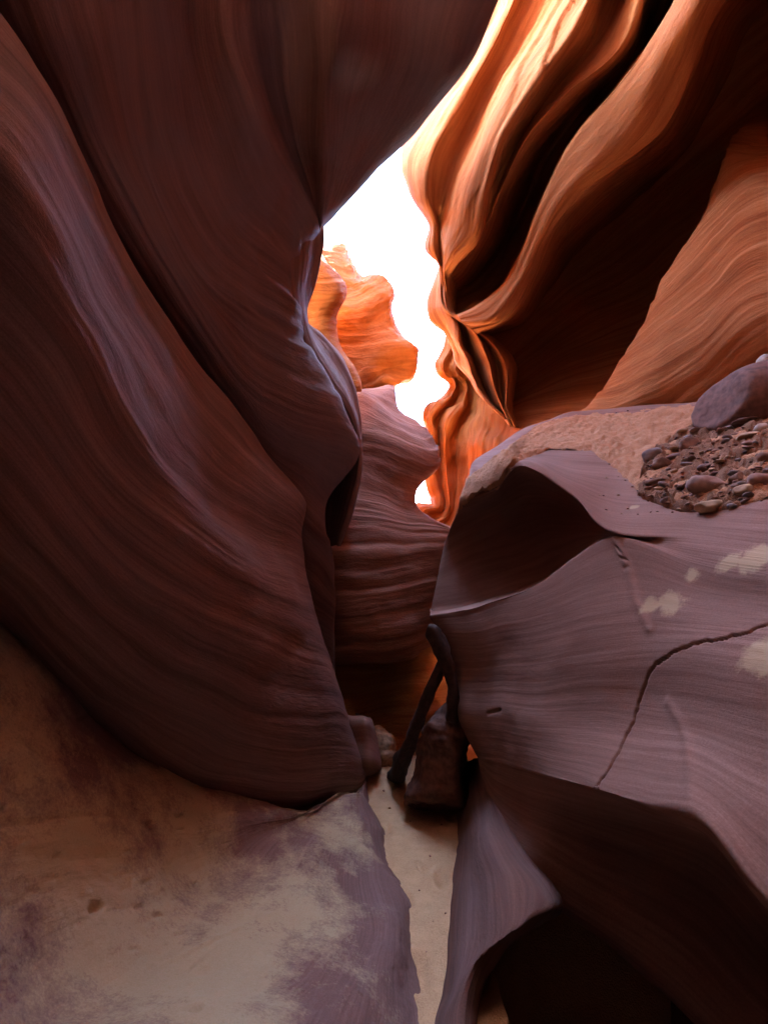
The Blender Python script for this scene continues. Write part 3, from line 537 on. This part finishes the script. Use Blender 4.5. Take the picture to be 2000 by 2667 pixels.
# ------------------------------------------------------------------ right side, low
ledge = [
 [(1440,1190,6.6),(1420,1150,6.4),(1440,1140,6.3),(1500,1130,6.2),(1580,1120,6),(1680,1110,5.8),(1780,1100,5.6),(1880,1080,5.3),(2000,1060,5.0),(2300,1000,4.2),Wd(3.6,-.5,2.9),Wd(3.6,-4,3)],
 [(1420,1150,5.5),(1356,1120,5.0),(1390,1108,4.75),(1430,1096,4.6),(1475,1078,4.5),(1530,1070,4.35),(1650,1060,4.0),(1784,1049,3.6),(2000,1010,3.0),(2300,920,2.4),Wd(2.6,-.5,2.8),Wd(2.6,-4,2.9)],
 [(1370,1190,5.4),(1285,1165,4.8),(1330,1155,4.5),(1390,1148,4.25),(1450,1135,4.05),(1530,1130,3.8),(1650,1130,3.4),(1800,1128,3.0),(2000,1115,2.5),(2300,1080,1.9),Wd(2.0,-.5,2.5),Wd(2.0,-4,2.6)],
 [(1320,1230,5.3),(1234,1204,4.6),(1275,1205,4.1),(1320,1185,3.65),(1400,1190,3.35),(1500,1205,3.1),(1620,1215,2.95),(1800,1225,2.45),(2000,1235,1.95),(2300,1250,1.5),Wd(1.6,-.5,2.1),Wd(1.6,-4,2.2)],
 [(1290,1290,5.2),(1221,1258,4.3),(1250,1250,3.75),(1310,1215,3.25),(1375,1200,2.98),(1480,1260,2.65),(1600,1320,2.45),(1800,1330,2.05),(2000,1335,1.65),(2300,1340,1.3),Wd(1.35,-.5,1.9),Wd(1.35,-4,1.9)],
 [(1260,1340,5.1),(1203,1302,4.0),(1232,1296,3.72),(1297,1268,3.3),(1349,1214,3.0),(1489,1290,2.52),(1593,1386,2.16),(1800,1400,1.85),(2000,1420,1.47),(2300,1430,1.15),Wd(1.2,-.5,1.75),Wd(1.2,-4,1.75)],
 [(1230,1430,5.6),(1160,1410,4.5),(1215,1380,4.4),(1290,1345,4.2),(1368,1300,4.0),(1490,1325,3.2),(1597,1389,2.3),(1800,1425,1.8),(2000,1450,1.42),(2300,1460,1.12),Wd(1.18,-.5,1.7),Wd(1.18,-4,1.7)],
 [(1200,1560,5.6),(1121,1590,4.4),(1190,1582,4.2),(1283,1556,3.9),(1397,1514,3.5),(1496,1447,2.9),(1599,1396,2.28),(1800,1445,1.77),(2000,1475,1.39),(2300,1490,1.1),Wd(1.15,-.5,1.65),Wd(1.15,-4,1.65)],
 [(1180,1590,5.0),(1119,1604,3.85),(1190,1592,3.35),(1283,1565,2.95),(1397,1523,2.6),(1496,1454,2.38),(1600,1400,2.16),(1800,1465,1.74),(2000,1500,1.37),(2300,1520,1.08),Wd(1.12,-.5,1.6),Wd(1.12,-4,1.6)],
 [(1190,1640,4.9),(1137,1640,3.75),(1220,1640,3.15),(1320,1620,2.75),(1430,1590,2.4),(1550,1550,2.1),(1680,1535,1.87),(1830,1560,1.6),(2000,1580,1.33),(2300,1600,1.05),Wd(1.08,-.5,1.5),Wd(1.08,-4,1.5)],
 [(1220,1770,4.9),(1186,1765,3.5),(1250,1765,2.98),(1340,1760,2.57),(1440,1745,2.2),(1560,1720,1.9),(1690,1700,1.68),(1830,1700,1.43),(2000,1720,1.2),(2300,1760,.98),Wd(1.0,-.5,1.35),Wd(1.0,-4,1.35)],
 [(1220,1860,4.8),(1190,1858,3.3),(1255,1865,2.85),(1345,1875,2.42),(1445,1880,2.07),(1560,1880,1.8),(1690,1890,1.56),(1830,1910,1.32),(2000,1970,1.1),(2300,2060,.92),Wd(.95,-.5,1.15),Wd(.95,-4,1.15)],
 [(1270,1985,4.8),(1247,1974,3.0),(1290,1984,2.66),(1360,2003,2.28),(1445,2027,1.9),(1555,2060,1.54),(1690,2098,1.27),(1843,2145,1.04),(2000,2345,.89),(2300,2600,.75),Wd(.85,-.5,.95),Wd(.85,-4,.95)],
 [(1275,2020,4.8),(1252,2010,3.04),(1285,2050,2.76),(1355,2095,2.42),(1440,2125,2.12),(1550,2165,2.08),(1695,2215,2.02),(1845,2285,1.9),(2000,2450,1.65),(2300,2750,1.05),Wd(1.25,-.5,.8),Wd(1.25,-4,.8)],
 [(1285,2070,4.7),(1256,2049,3.02),(1276,2120,2.8),(1320,2212,2.5),(1397,2290,2.2),(1462,2350,2.1),(1580,2430,2.0),(1737,2559,1.77),(1900,2720,1.55),(2300,3000,1.25),Wd(1.4,-.5,.4),Wd(1.4,-4,.4)],
 [(1330,2070,4.9),(1300,2060,3.5),(1330,2130,3.4),(1380,2200,3.3),(1450,2280,3.1),(1530,2340,2.9),(1640,2420,2.7),(1780,2540,2.4),(1950,2700,2.1),(2300,2950,1.7),Wd(2.0,-.5,.2),Wd(2.0,-4,.2)],
]
lg = thing('rock_ledge', 'big mauve rock ledge with a long crack, right of the sand path', 'rock ledge', (1.6, 2.5, 0))
tmp = surf('draft', ledge, lump=.015, seed=81, creases=(5, 7, 8, 12))
cuts = []
def cut(poly, w, dd, jag=0):
    if jag:
        r_ = random.Random(5); out = []
        for (x0, y0), (x1, y1) in zip(poly[:-1], poly[1:]):
            for k in range(3): out.append((x0 + (x1 - x0) * k / 3 + r_.gauss(0, jag), y0 + (y1 - y0) * k / 3 + r_.gauss(0, jag)))
        poly = out + [poly[-1]]
    q = [hit(tmp, *p) for p in poly]
    if all(x is not None for x in q): cuts.append(([x[0] for x in q], w, dd))
cut(((1552,2055),(1572,2022),(1595,1985),(1614,1952),(1630,1914),(1648,1880),(1659,1844),(1668,1812),(1680,1780),(1690,1752),(1708,1730),(1728,1716),(1751,1698),(1790,1684),(1829,1670),(1868,1667),(1906,1659),(1955,1645),(2000,1624),(2060,1600)), .0038, .026, 1.3)
cut(((1270,1858),(1288,1853),(1302,1850)), .010, .02)
cut(((1606,1425),(1618,1440)), .006, .01); cut(((1614,1452),(1632,1458)), .006, .01); cut(((1624,1480),(1638,1478)), .006, .008)
cut(((1600,1400),(1640,1490),(1655,1560),(1690,1640)), .02, -.008)
cut(((1740,1830),(1780,1900),(1798,2000),(1806,2110)), .02, -.006)
ledge_o = loft('ledge_rock', ledge, M_face, lg, 620, 460, creases=(5, 7, 8, 12), strata=.0025, sfreq=11, lump=.015, warpk=.03, seed=81, carve=cuts, stains=[(hit(tmp, x, y)[0], r) for x, y, r in ((1690,1585,.11),(1745,1568,.13),(1985,1710,.13),(1900,1468,.12),(1960,1458,.14),(1800,1500,.07),(1650,1320,.06))], vw=[1] * 8 + [3] * 4 + [1] * 3, uw=[1] * 5 + [2] * 3 + [1] * 3)
LT = bvh(ledge_o)

M_lsand = sand_material('ledge_sand', (.46, .21, .105), (.31, .13, .062), 1.6)
M_dirt = sand_material('gravel_dirt', (.25, .115, .06), (.13, .055, .03), 2.2)
def skin_on(name, mat, T, B, thick, rough, nu, nv, seed):
    """loose material lying on the ledge between an upper and a lower edge, thin at the rim"""
    T, B = np.array(T, float), np.array(B, float); u = np.linspace(0, len(T) - 1, nu)
    t = np.stack([np.interp(u, np.arange(len(T)), T[:, k]) for k in (0, 1)], -1); b = np.stack([np.interp(u, np.arange(len(B)), B[:, k]) for k in (0, 1)], -1)
    P, ok = np.zeros((nv, nu, 3)), np.zeros((nv, nu), bool)
    for i in range(nv):
        f = i / (nv - 1)
        for k in range(nu):
            p = t[k] * (1 - f) + b[k] * f; q = hit(LT, p[0], p[1])
            if q is not None:
                g = min(f, 1 - f, k / nu, 1 - k / nu); x, y, z = q[0]
                h = -.015 + (thick + .015) * min(1, g / .10) ** .6
                P[i, k] = q[0] + q[1] * h; ok[i, k] = True
    X, Y, Z = P[..., 0], P[..., 1], P[..., 2]
    rim = np.minimum(np.linspace(0, 1, nv)[:, None], 1 - np.linspace(0, 1, nv)[:, None]) * np.ones((1, nu))
    d = rough * fbm(X * 14, Y * 14, Z * 14, 4, seed, .65) + min(.02, thick * .6) * np.clip(1 - rim / .2, 0, 1) * fbm(X * 5, Y * 5, Z * 5, 3, seed + 3)
    P[..., 2] += d; P[..., 1] -= .4 * d
    idx = np.arange(nu * nv).reshape(nv, nu); okq = ok[:-1, :-1] & ok[1:, :-1] & ok[:-1, 1:] & ok[1:, 1:]
    dp = np.maximum(np.linalg.norm(P[1:, :-1] - P[:-1, :-1], axis=-1), np.linalg.norm(P[:-1, 1:] - P[:-1, :-1], axis=-1)); okq &= dp < .3
    q = np.stack([idx[:-1, :-1], idx[:-1, 1:], idx[1:, 1:], idx[1:, :-1]], -1)[okq]
    me = bpy.data.meshes.new(name); build(me, P.reshape(-1, 3), q)
    me.polygons.foreach_set('use_smooth', np.ones(len(q), bool)); me.materials.append(mat)
    o = bpy.data.objects.new(name, me); COL.objects.link(o); return o
o = skin_on('ledge_sand', M_lsand, [(1178,1338),(1222,1245),(1290,1192),(1395,1112),(1460,1087),(1530,1078),(1650,1068),(1784,1058),(1900,1044),(2000,1022),(2300,940)],
            [(1182,1346),(1226,1300),(1300,1264),(1345,1205),(1430,1172),(1540,1175),(1610,1235),(1690,1310),(1850,1340),(2000,1300),(2300,1290)], .03, .016, 380, 120, 5)
o['kind'] = 'stuff'; tag(o, 'crumbly orange sand lying over the top of the mauve ledge', 'sand')
o = skin_on('gravel', M_dirt, [(1655,1288),(1690,1195),(1765,1130),(1830,1105),(1900,1092),(2000,1075),(2150,1060)],
            [(1660,1296),(1700,1312),(1770,1336),(1850,1338),(1920,1325),(2000,1285),(2150,1280)], .042, .028, 170, 90, 15)
o['kind'] = 'stuff'; tag(o, 'dark gravelly dirt bed around the stones on the ledge', 'gravel')
ST = bvh(o)

def stone_material(name, col):
    m = bpy.data.materials.new(name); m.use_nodes = True; n, l = m.node_tree.nodes, m.node_tree.links
    b = n['Principled BSDF']; b.inputs['Roughness'].default_value = .85; b.inputs['Specular IOR Level'].default_value = .2
    tc = n.new('ShaderNodeTexCoord'); a = n.new('ShaderNodeTexNoise'); a.inputs['Scale'].default_value = 22; a.inputs['Detail'].default_value = 7
    l.new(tc.outputs['Object'], a.inputs['Vector']); r = n.new('ShaderNodeValToRGB'); l.new(a.outputs['Fac'], r.inputs['Fac'])
    r.color_ramp.elements[0].position = .35; r.color_ramp.elements[0].color = (*[x * .6 for x in col], 1)
    r.color_ramp.elements[1].position = .65; r.color_ramp.elements[1].color = (*[min(1, x * 1.15) for x in col], 1)
    l.new(r.outputs[0], b.inputs['Base Color'])
    bp = n.new('ShaderNodeBump'); bp.inputs['Strength'].default_value = .4; bp.inputs['Distance'].default_value = .006
    l.new(a.outputs['Fac'], bp.inputs['Height']); l.new(bp.outputs[0], b.inputs['Normal']); return m
STONE = dict(grey=stone_material('grey_stone', (.24, .17, .15)), brown=stone_material('brown_stone', (.22, .105, .065)), pink=stone_material('pink_stone', (.33, .17, .12)),
             tan=stone_material('tan_stone', (.42, .25, .14)), pale=stone_material('pale_stone', (.46, .33, .25)), plum=stone_material('plum_stone', (.17, .078, .055)), mauve=stone_material('mauve_stone', (.18, .095, .075)))
def stone_mesh(name, size, seed, mat, boxy=2.4, facets=4, sub=3, rough=.12):
    bm = bmesh.new(); bmesh.ops.create_icosphere(bm, subdivisions=sub, radius=1.0)
    co = np.array([v.co for v in bm.verts]); r = random.Random(seed)
    co = co / (np.abs(co) ** boxy).sum(1, keepdims=True) ** (1 / boxy)
    for _ in range(facets):
        nrm = np.array([r.gauss(0, 1) for _ in range(3)]); nrm /= np.linalg.norm(nrm); k = r.uniform(.6, .85)
        ex = np.maximum(co @ nrm - k, 0); co = co - ex[:, None] * nrm * .9
    d = rough * fbm(co[:, 0] * 1.3 + seed, co[:, 1] * 1.3, co[:, 2] * 1.3, 4, seed)
    co = co * (1 + d[:, None]) * np.array(size)
    for v, q in zip(bm.verts, co): v.co = q
    me = bpy.data.meshes.new(name); bm.to_mesh(me); bm.free()
    me.polygons.foreach_set('use_smooth', np.ones(len(me.polygons), bool)); me.materials.append(STONE[mat]); return me
def stone(name, px, py, wpx, hpx, mat, label, seed, tree=None, rot=0.0, depth=.8, boxy=2.4, facets=4, sub=3, sink=.5, group=None, cat='stone', z=None):
    q = hit(tree, px, py) if tree else None
    if q is None and tree: q = hit(LT, px, py)
    if z is not None: q = (at((px, py, z)), np.array((0, -.6, .8)))
    if q is None: return None
    dist = (q[0][1] * CP + (q[0][2] - CAM_H) * SP)
    w, h = wpx * K * dist * .5, hpx * K * dist * .5
    o = bpy.data.objects.new(name, stone_mesh(name, (w, w * depth, h), seed, mat, boxy, facets, sub, .05 if sub > 3 else .12)); COL.objects.link(o)
    o.location = q[0] + np.array((0, 0, h * (.5 - sink))); o.rotation_euler = (0, -rot, random.Random(seed).uniform(-.5, .5))
    return tag(o, label, cat, group)
stone('stone', 1699,1187,48,40,'grey','angular blue grey stone at the left tip of the gravel bed',1,ST,.2,facets=7)
stone('stone', 1728,1214,58,36,'brown','brown stone wedged just below the blue grey one',2,ST,-.5)
stone('stone', 1795,1160,46,44,'brown','dark round stone at the upper left edge of the gravel',3,ST)
stone('stone', 1838,1266,84,52,'pink','largest smooth pinkish cobble in the middle of the gravel',4,ST,-.15,boxy=2.2,facets=2)
stone('stone', 1850,1320,80,30,'tan','long flat sandy cobble along the bottom of the gravel',5,ST,.05,facets=2)
stone('stone', 1708,1262,66,22,'brown','flat dark slab stone at the lower left of the gravel',6,ST,-.1)
stone('stone', 1937,1276,46,28,'tan','small tan stone below the round brown cobbles at right',7,ST,.2)
stone('stone', 1979,1250,58,42,'pink','rounded cobble by the right edge of the photo',8,ST,-.1,facets=2)
stone('stone', 1922,1245,44,32,'brown','olive brown stone left of the rounded edge cobble',9,ST)
stone('stone', 1836,1222,36,32,'mauve','upright mauve stone behind the largest pinkish cobble',10,ST,.3)
stone('stone', 1755,1190,40,18,'mauve','thin flat stone right of the blue grey one',11,ST)
stone('stone', 1828,1293,38,20,'brown','small brown stone under the largest pinkish cobble',12,ST)
stone('stone', 1943,1138,62,20,'tan','flat tan flagstone high in the gravel under the boulder',13,ST,.1,facets=5)
stone('stone', 1981,1117,34,30,'pale','pale upright stone near the boulder at the right edge',14,ST,.2)
stone('stone', 1990,1194,44,30,'brown','brown stone half cut by the right edge, mid gravel',15,ST)
stone('stone', 1940,1098,60,13,'mauve','thin mauve plate directly under the boulder',16,ST,.05)
stone('boulder', 1990,1075,330,190,'plum','smooth mauve boulder at the right edge above the gravel',17,None,.35,depth=.7,boxy=2.2,facets=1,sub=5,sink=.12,cat='boulder',z=2.75)
stone('stone', 1995,950,44,58,'pale','tall pale stone topmost of the little stack on the boulder',18,None,-.3,z=2.85)
stone('stone', 1962,973,66,34,'pale','wide pale stone in the middle of the stack behind the boulder',19,None,.35,z=2.9)
stone('stone', 1925,999,34,28,'tan','small tan stone at the low left end of the stack',20,None,.3,z=2.95)
rr = random.Random(7); ring = [(1660,1290),(1690,1200),(1770,1125),(1860,1098),(2010,1075),(2010,1280),(1920,1322),(1800,1336),(1710,1308)]
def inside(x, y, P):
    r = False
    for (x0, y0), (x1, y1) in zip(P, P[1:] + P[:1]):
        if (y0 > y) != (y1 > y) and x < (x1 - x0) * (y - y0) / (y1 - y0) + x0: r = not r
    return r
protos = {}
n_p = 0
while n_p < 270:
    x, y = rr.uniform(1560, 2015), rr.uniform(1070, 1345)
    loose = not inside(x, y, ring)
    if loose and rr.random() > .3: continue
    n_p += 1
    w = rr.choice((6, 7, 8) if loose else (8, 9, 10, 12, 14, 18, 22, 28)); q = hit(LT if loose else ST, x, y)
    if q is None: continue
    key = (rr.randrange(5), rr.choice(('brown', 'mauve', 'brown', 'pink', 'grey', 'tan')))
    if key not in protos: protos[key] = stone_mesh('pebble', (1, .85, .5), 100 + key[0], key[1], facets=5, sub=2)
    o = bpy.data.objects.new('pebble', protos[key]); COL.objects.link(o)
    k_ = w * .5 * K * (q[0][1] * CP + (q[0][2] - CAM_H) * SP)
    o.scale = (k_, k_, k_ * rr.uniform(.6, 1.2)); o.location = q[0] + np.array((0, 0, k_ * .2)); o.rotation_euler = (rr.uniform(-.4, .4), rr.uniform(-.4, .4), rr.uniform(0, 6.3))
    tag(o, 'tiny pebble lying loose in or beside the dark gravel bed on the ledge', 'pebble', 'pebbles around the gravel bed')

base = [
 [(1196,1985,None),(1188,2050,None),(1184,2150,None),(1176,2304,None),(1171,2445,None),(1157,2587,None),(1139,2667,None),Wd(.22,.8,-.03),Wd(.3,-1.5,-.03)],
 [(1205,1985,'.12'),(1206,2050,'.12'),(1207,2150,'.12'),(1202,2304,'.11'),(1190,2445,'.1'),(1174,2587,'.08'),(1150,2672,'.06'),Wd(.26,.8,.1),Wd(.35,-1.5,.12)],
 [(1216,1985,'.25'),(1222,2050,'.25'),(1226,2160,'.24'),(1238,2290,'.22'),(1230,2450,'.19'),(1192,2585,'.14'),(1164,2680,'.1'),Wd(.32,.8,.16),Wd(.4,-1.5,.22)],
 [(1232,1975,'.36'),(1244,2050,'.36'),(1262,2150,'.34'),(1300,2285,'.36'),(1306,2440,'.31'),(1240,2508,'.22'),(1195,2660,'.14'),Wd(.4,.8,.18),Wd(.5,-1.5,.26)],
 [(1255,1970,'.44'),(1275,2062,'.42'),(1315,2180,'.36'),(1425,2355,'.36'),(1378,2412,'.31'),(1290,2486,'.19'),(1230,2660,'.08'),Wd(.6,.8,.05),Wd(.7,-1.5,.1)],
 [(1320,1975,'.5'),(1375,2090,'.38'),(1430,2210,'.2'),(1480,2330,'-.1'),(1440,2400,'-.35'),(1350,2470,'-.5'),(1310,2640,'-.6'),Wd(.9,.8,-.6),Wd(1,-1.5,-.6)],
 [(1420,1990,'.3'),(1450,2120,'.1'),(1540,2260,'-.2'),(1640,2360,'-.6'),(1640,2440,'-.8'),(1600,2540,'-.8'),(1600,2700,'-.8'),Wd(1.5,.8,-.8),Wd(1.6,-1.5,-.8)],
 [(1500,1990,'.6'),(1550,2100,'.5'),(1700,2200,'.4'),(1850,2300,'.3'),(1900,2400,'.2'),(1900,2500,'.1'),(2100,2700,'0'),Wd(2.2,.8,0),Wd(2.2,-1.5,0)],
]
M_base = sandstone('shaded_base_sandstone', (.19, .088, .06), (.24, .115, .08), (.12, .052, .036), fine=30, varnish_shade=.3, bump=.4)  # shadow beside the path painted in as a darker brown
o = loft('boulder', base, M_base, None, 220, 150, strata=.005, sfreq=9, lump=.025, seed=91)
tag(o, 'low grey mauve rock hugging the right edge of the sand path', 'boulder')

# unseen wall behind the pillar and the spire, added to close a light leak
bl = [[Wd(-2.6,2.5,0),Wd(-2.6,5.2,0),Wd(-2.5,7.5,0),Wd(-2.4,10,0),Wd(-2.2,13,0),Wd(-1,16,0)],
      [Wd(-2.5,2.5,2),Wd(-2.4,5.2,2),Wd(-2.2,7.5,2),Wd(-2.3,10,2.5),Wd(-2.1,13,2.5),Wd(-1,16,2)],
      [Wd(-2.9,2.5,5),Wd(-2.7,5.2,5),Wd(-2.9,7.5,5.5),Wd(-2.5,10,5.5),Wd(-2.6,13,5),Wd(-1,16,3.6)],
      [Wd(-3.4,2.5,8),Wd(-3.3,5.2,8.5),Wd(-3.0,7.5,9),Wd(-3.1,10,8.5),Wd(-3.0,13,7.4),Wd(-1,16.5,4.6)],
      [Wd(-4.5,2.5,9),Wd(-4.0,5.2,10.5),Wd(-3.8,7.5,11),Wd(-3.8,10,10),Wd(-3.6,13,8.4),Wd(-2,18,5.0)]]
o = loft('canyon_wall', bl, M_far, None, 90, 90, strata=.02, lump=.1, seed=95)
tag(o, 'unseen rock wall added behind the orange spire to stop stray light', 'rock wall')

# unseen wall behind the viewpoint, added and undercut to keep the overhang dark
bw = [[Wd(x, y - .08 * (x - .5) ** 2 * -1, z) for x in (-3.2, -1, .5, 2, 4)] for y, z in ((-4.4,-2),(-4.2,1.5),(-4.0,3.6),(-2.6,5.0),(-1.2,5.7),(-1.0,9),(-.7,14))]
o = loft('canyon_wall', bw, M_mauve, None, 60, 60, seed=99)
tag(o, 'unseen rock wall added behind the viewpoint to hold back sky light', 'rock wall')

for px, py, w, m_ in ((1015,2105,9,'tan'),(1042,2190,7,'brown'),(1120,2230,8,'pink'),(1092,2320,6,'brown'),(1150,2150,10,'brown'),(1068,2140,6,'pink'),(1128,2400,6,'tan'),(1000,2060,9,'brown'),(1040,2052,7,'tan'),(1110,2480,5,'pink'),(1160,2380,8,'brown'),(1085,2260,5,'tan')):
    o = bpy.data.objects.new('pebble', protos.setdefault((9, m_), stone_mesh('pebble', (1, .8, .5), 77, m_, facets=5, sub=2))); COL.objects.link(o)
    p_ = at((px, py, '.0')); k_ = w * .5 * K * (p_[1] * CP - CAM_H * SP); o.scale = (k_, k_, k_); o.location = p_; o.rotation_euler = (.1, .1, px)
    tag(o, 'tiny pebble lying on the narrow sand path', 'pebble', 'pebbles on the sand path')

# ------------------------------------------------------------------ things lying in the slot
def limb(name, spine, mat, parent=None, n=14, seed=1, gnarl=.12):
    """a tapering bent limb: spine of (px, py, depth, half width in sighting units)"""
    pts = np.array([at(p[:3]) for p in spine]); rad = np.array([p[3] * K * p[2] for p in spine])
    t = np.linspace(0, len(pts) - 1, 70); C_ = cr(pts, t); R_ = np.interp(t, np.arange(len(pts)), rad)
    T_ = np.gradient(C_, axis=0); T_ /= np.linalg.norm(T_, axis=1, keepdims=True)
    A_ = np.cross(T_, (0, 1.0, .1)); A_ /= np.linalg.norm(A_, axis=1, keepdims=True); B_ = np.cross(T_, A_)
    e = np.clip(np.minimum(t, t[-1] - t) / .35, 0, 1); R_ = R_ * np.sqrt(np.clip(1 - (1 - e) ** 2, .02, 1))
    th = np.linspace(0, 2 * math.pi, n * 3, endpoint=False)
    ring_ = A_[:, None] * np.cos(th)[None, :, None] + B_[:, None] * np.sin(th)[None, :, None]
    g = 1 + gnarl * fbm(np.cos(th)[None] * 1.5 + 0 * t[:, None], np.sin(th)[None] * 1.5 + 0 * t[:, None], t[:, None] * .9 + 0 * th[None], 3, seed)
    V = C_[:, None] + ring_ * (R_[:, None] * g)[..., None]
    nn = n * 3; idx = np.arange(70 * nn).reshape(70, nn); nx = np.roll(idx, -1, 1)
    q = np.stack([idx[:-1], nx[:-1], nx[1:], idx[1:]], -1).reshape(-1, 4)
    me = bpy.data.meshes.new(name); build(me, V.reshape(-1, 3), q); me.polygons.foreach_set('use_smooth', np.ones(len(q), bool)); me.materials.append(mat)
    o = bpy.data.objects.new(name, me); COL.objects.link(o)
    if parent: o.parent = parent; o.location = -parent.location
    return o
M_wood = stone_material('dark_wood', (.05, .022, .015))
log = thing('forked_log', 'dark forked log leaning against the mauve ledge at the end of the sand path', 'log', tuple(at((1150, 1960, 3.3))))
limb('trunk', [(1118,1626,3.35,8),(1130,1646,3.33,19),(1150,1688,3.3,20),(1165,1728,3.28,17),(1176,1775,3.26,13),(1180,1810,3.25,14),(1180,1845,3.27,16),(1174,1880,3.36,16),(1172,1930,3.5,14)], M_wood, log, seed=4, gnarl=.42, n=5)
limb('branch', [(1156,1716,3.3,11),(1142,1750,3.32,10),(1119,1805,3.36,13),(1096,1862,3.46,14),(1076,1915,3.62,17),(1056,1965,3.85,20),(1042,2008,4.15,22),(1034,2030,4.35,20)], M_wood, log, seed=6, gnarl=.42, n=5)

def block(name, rows, mat, label, cat, **k):
    o = loft(name, [r + [(r[-1][0] - 6, r[-1][1] - 4, 5.0), (r[0][0] + 10, r[0][1] - 8, 5.6)] for r in rows], mat, None, 70, 60, **k)
    return tag(o, label, cat)
M_dark = stone_material('dark_rock', (.12, .05, .032))
block('rock', [[(1150,1850,3.75),(1168,1835,3.6),(1185,1830,3.5),(1205,1840,3.5)],[(1138,1862,3.6),(1160,1852,3.42),(1182,1850,3.34),(1206,1860,3.36)],[(1106,1896,3.6),(1138,1888,3.38),(1172,1885,3.28),(1206,1895,3.32)],
    [(1094,1925,3.52),(1130,1925,3.3),(1168,1930,3.22),(1194,1940,3.25)],[(1084,1980,3.55),(1122,1985,3.28),(1165,1990,3.2),(1194,2000,3.24)],[(1072,2030,3.5),(1112,2040,3.26),(1160,2045,3.18),(1194,2050,3.22)],
    [(1055,2068,3.42),(1095,2078,3.27),(1150,2082,3.2),(1194,2085,3.22)],[(1060,2096,'-.02'),(1098,2104,'-.02'),(1150,2106,'-.02'),(1194,2106,'-.02')]],
    M_dark, 'dark brown rock under the forked log, jutting over the sand', 'rock', strata=.02, lump=.045, lfreq=2.6, grain=.012, seed=301)
block('rock', [[(885,1860,4.6),(920,1866,4.5),(945,1864,4.45),(960,1868,4.5)],[(885,1872,4.4),(920,1874,4.2),(950,1874,4.15),(966,1880,4.25)],[(880,1930,4.3),(920,1930,4.15),(955,1930,4.1),(976,1935,4.2)],
    [(890,1990,4.3),(925,1990,4.1),(960,1990,4.05),(984,1994,4.2)],[(900,2026,'-.02'),(930,2026,'-.02'),(962,2024,'-.02'),(982,2010,'-.02')]],
    M_face, 'small mauve block standing at the foot of the left wall by the path', 'rock', strata=.004, lump=.015, seed=311)
block('rock', [[(960,1896,5.1),(985,1898,5.0),(1008,1912,4.95),(1018,1918,5.0)],[(960,1910,4.9),(990,1910,4.75),(1012,1918,4.75),(1022,1925,4.85)],[(960,1950,4.8),(990,1950,4.65),(1012,1950,4.65),(1024,1955,4.8)],
    [(965,2005,'-.02'),(990,2008,'-.02'),(1012,2006,'-.02'),(1026,1998,'-.02')]],
    STONE['tan'], 'pitted tan rock at the far end of the sand path', 'rock', strata=.015, lump=.03, grain=.02, seed=321)
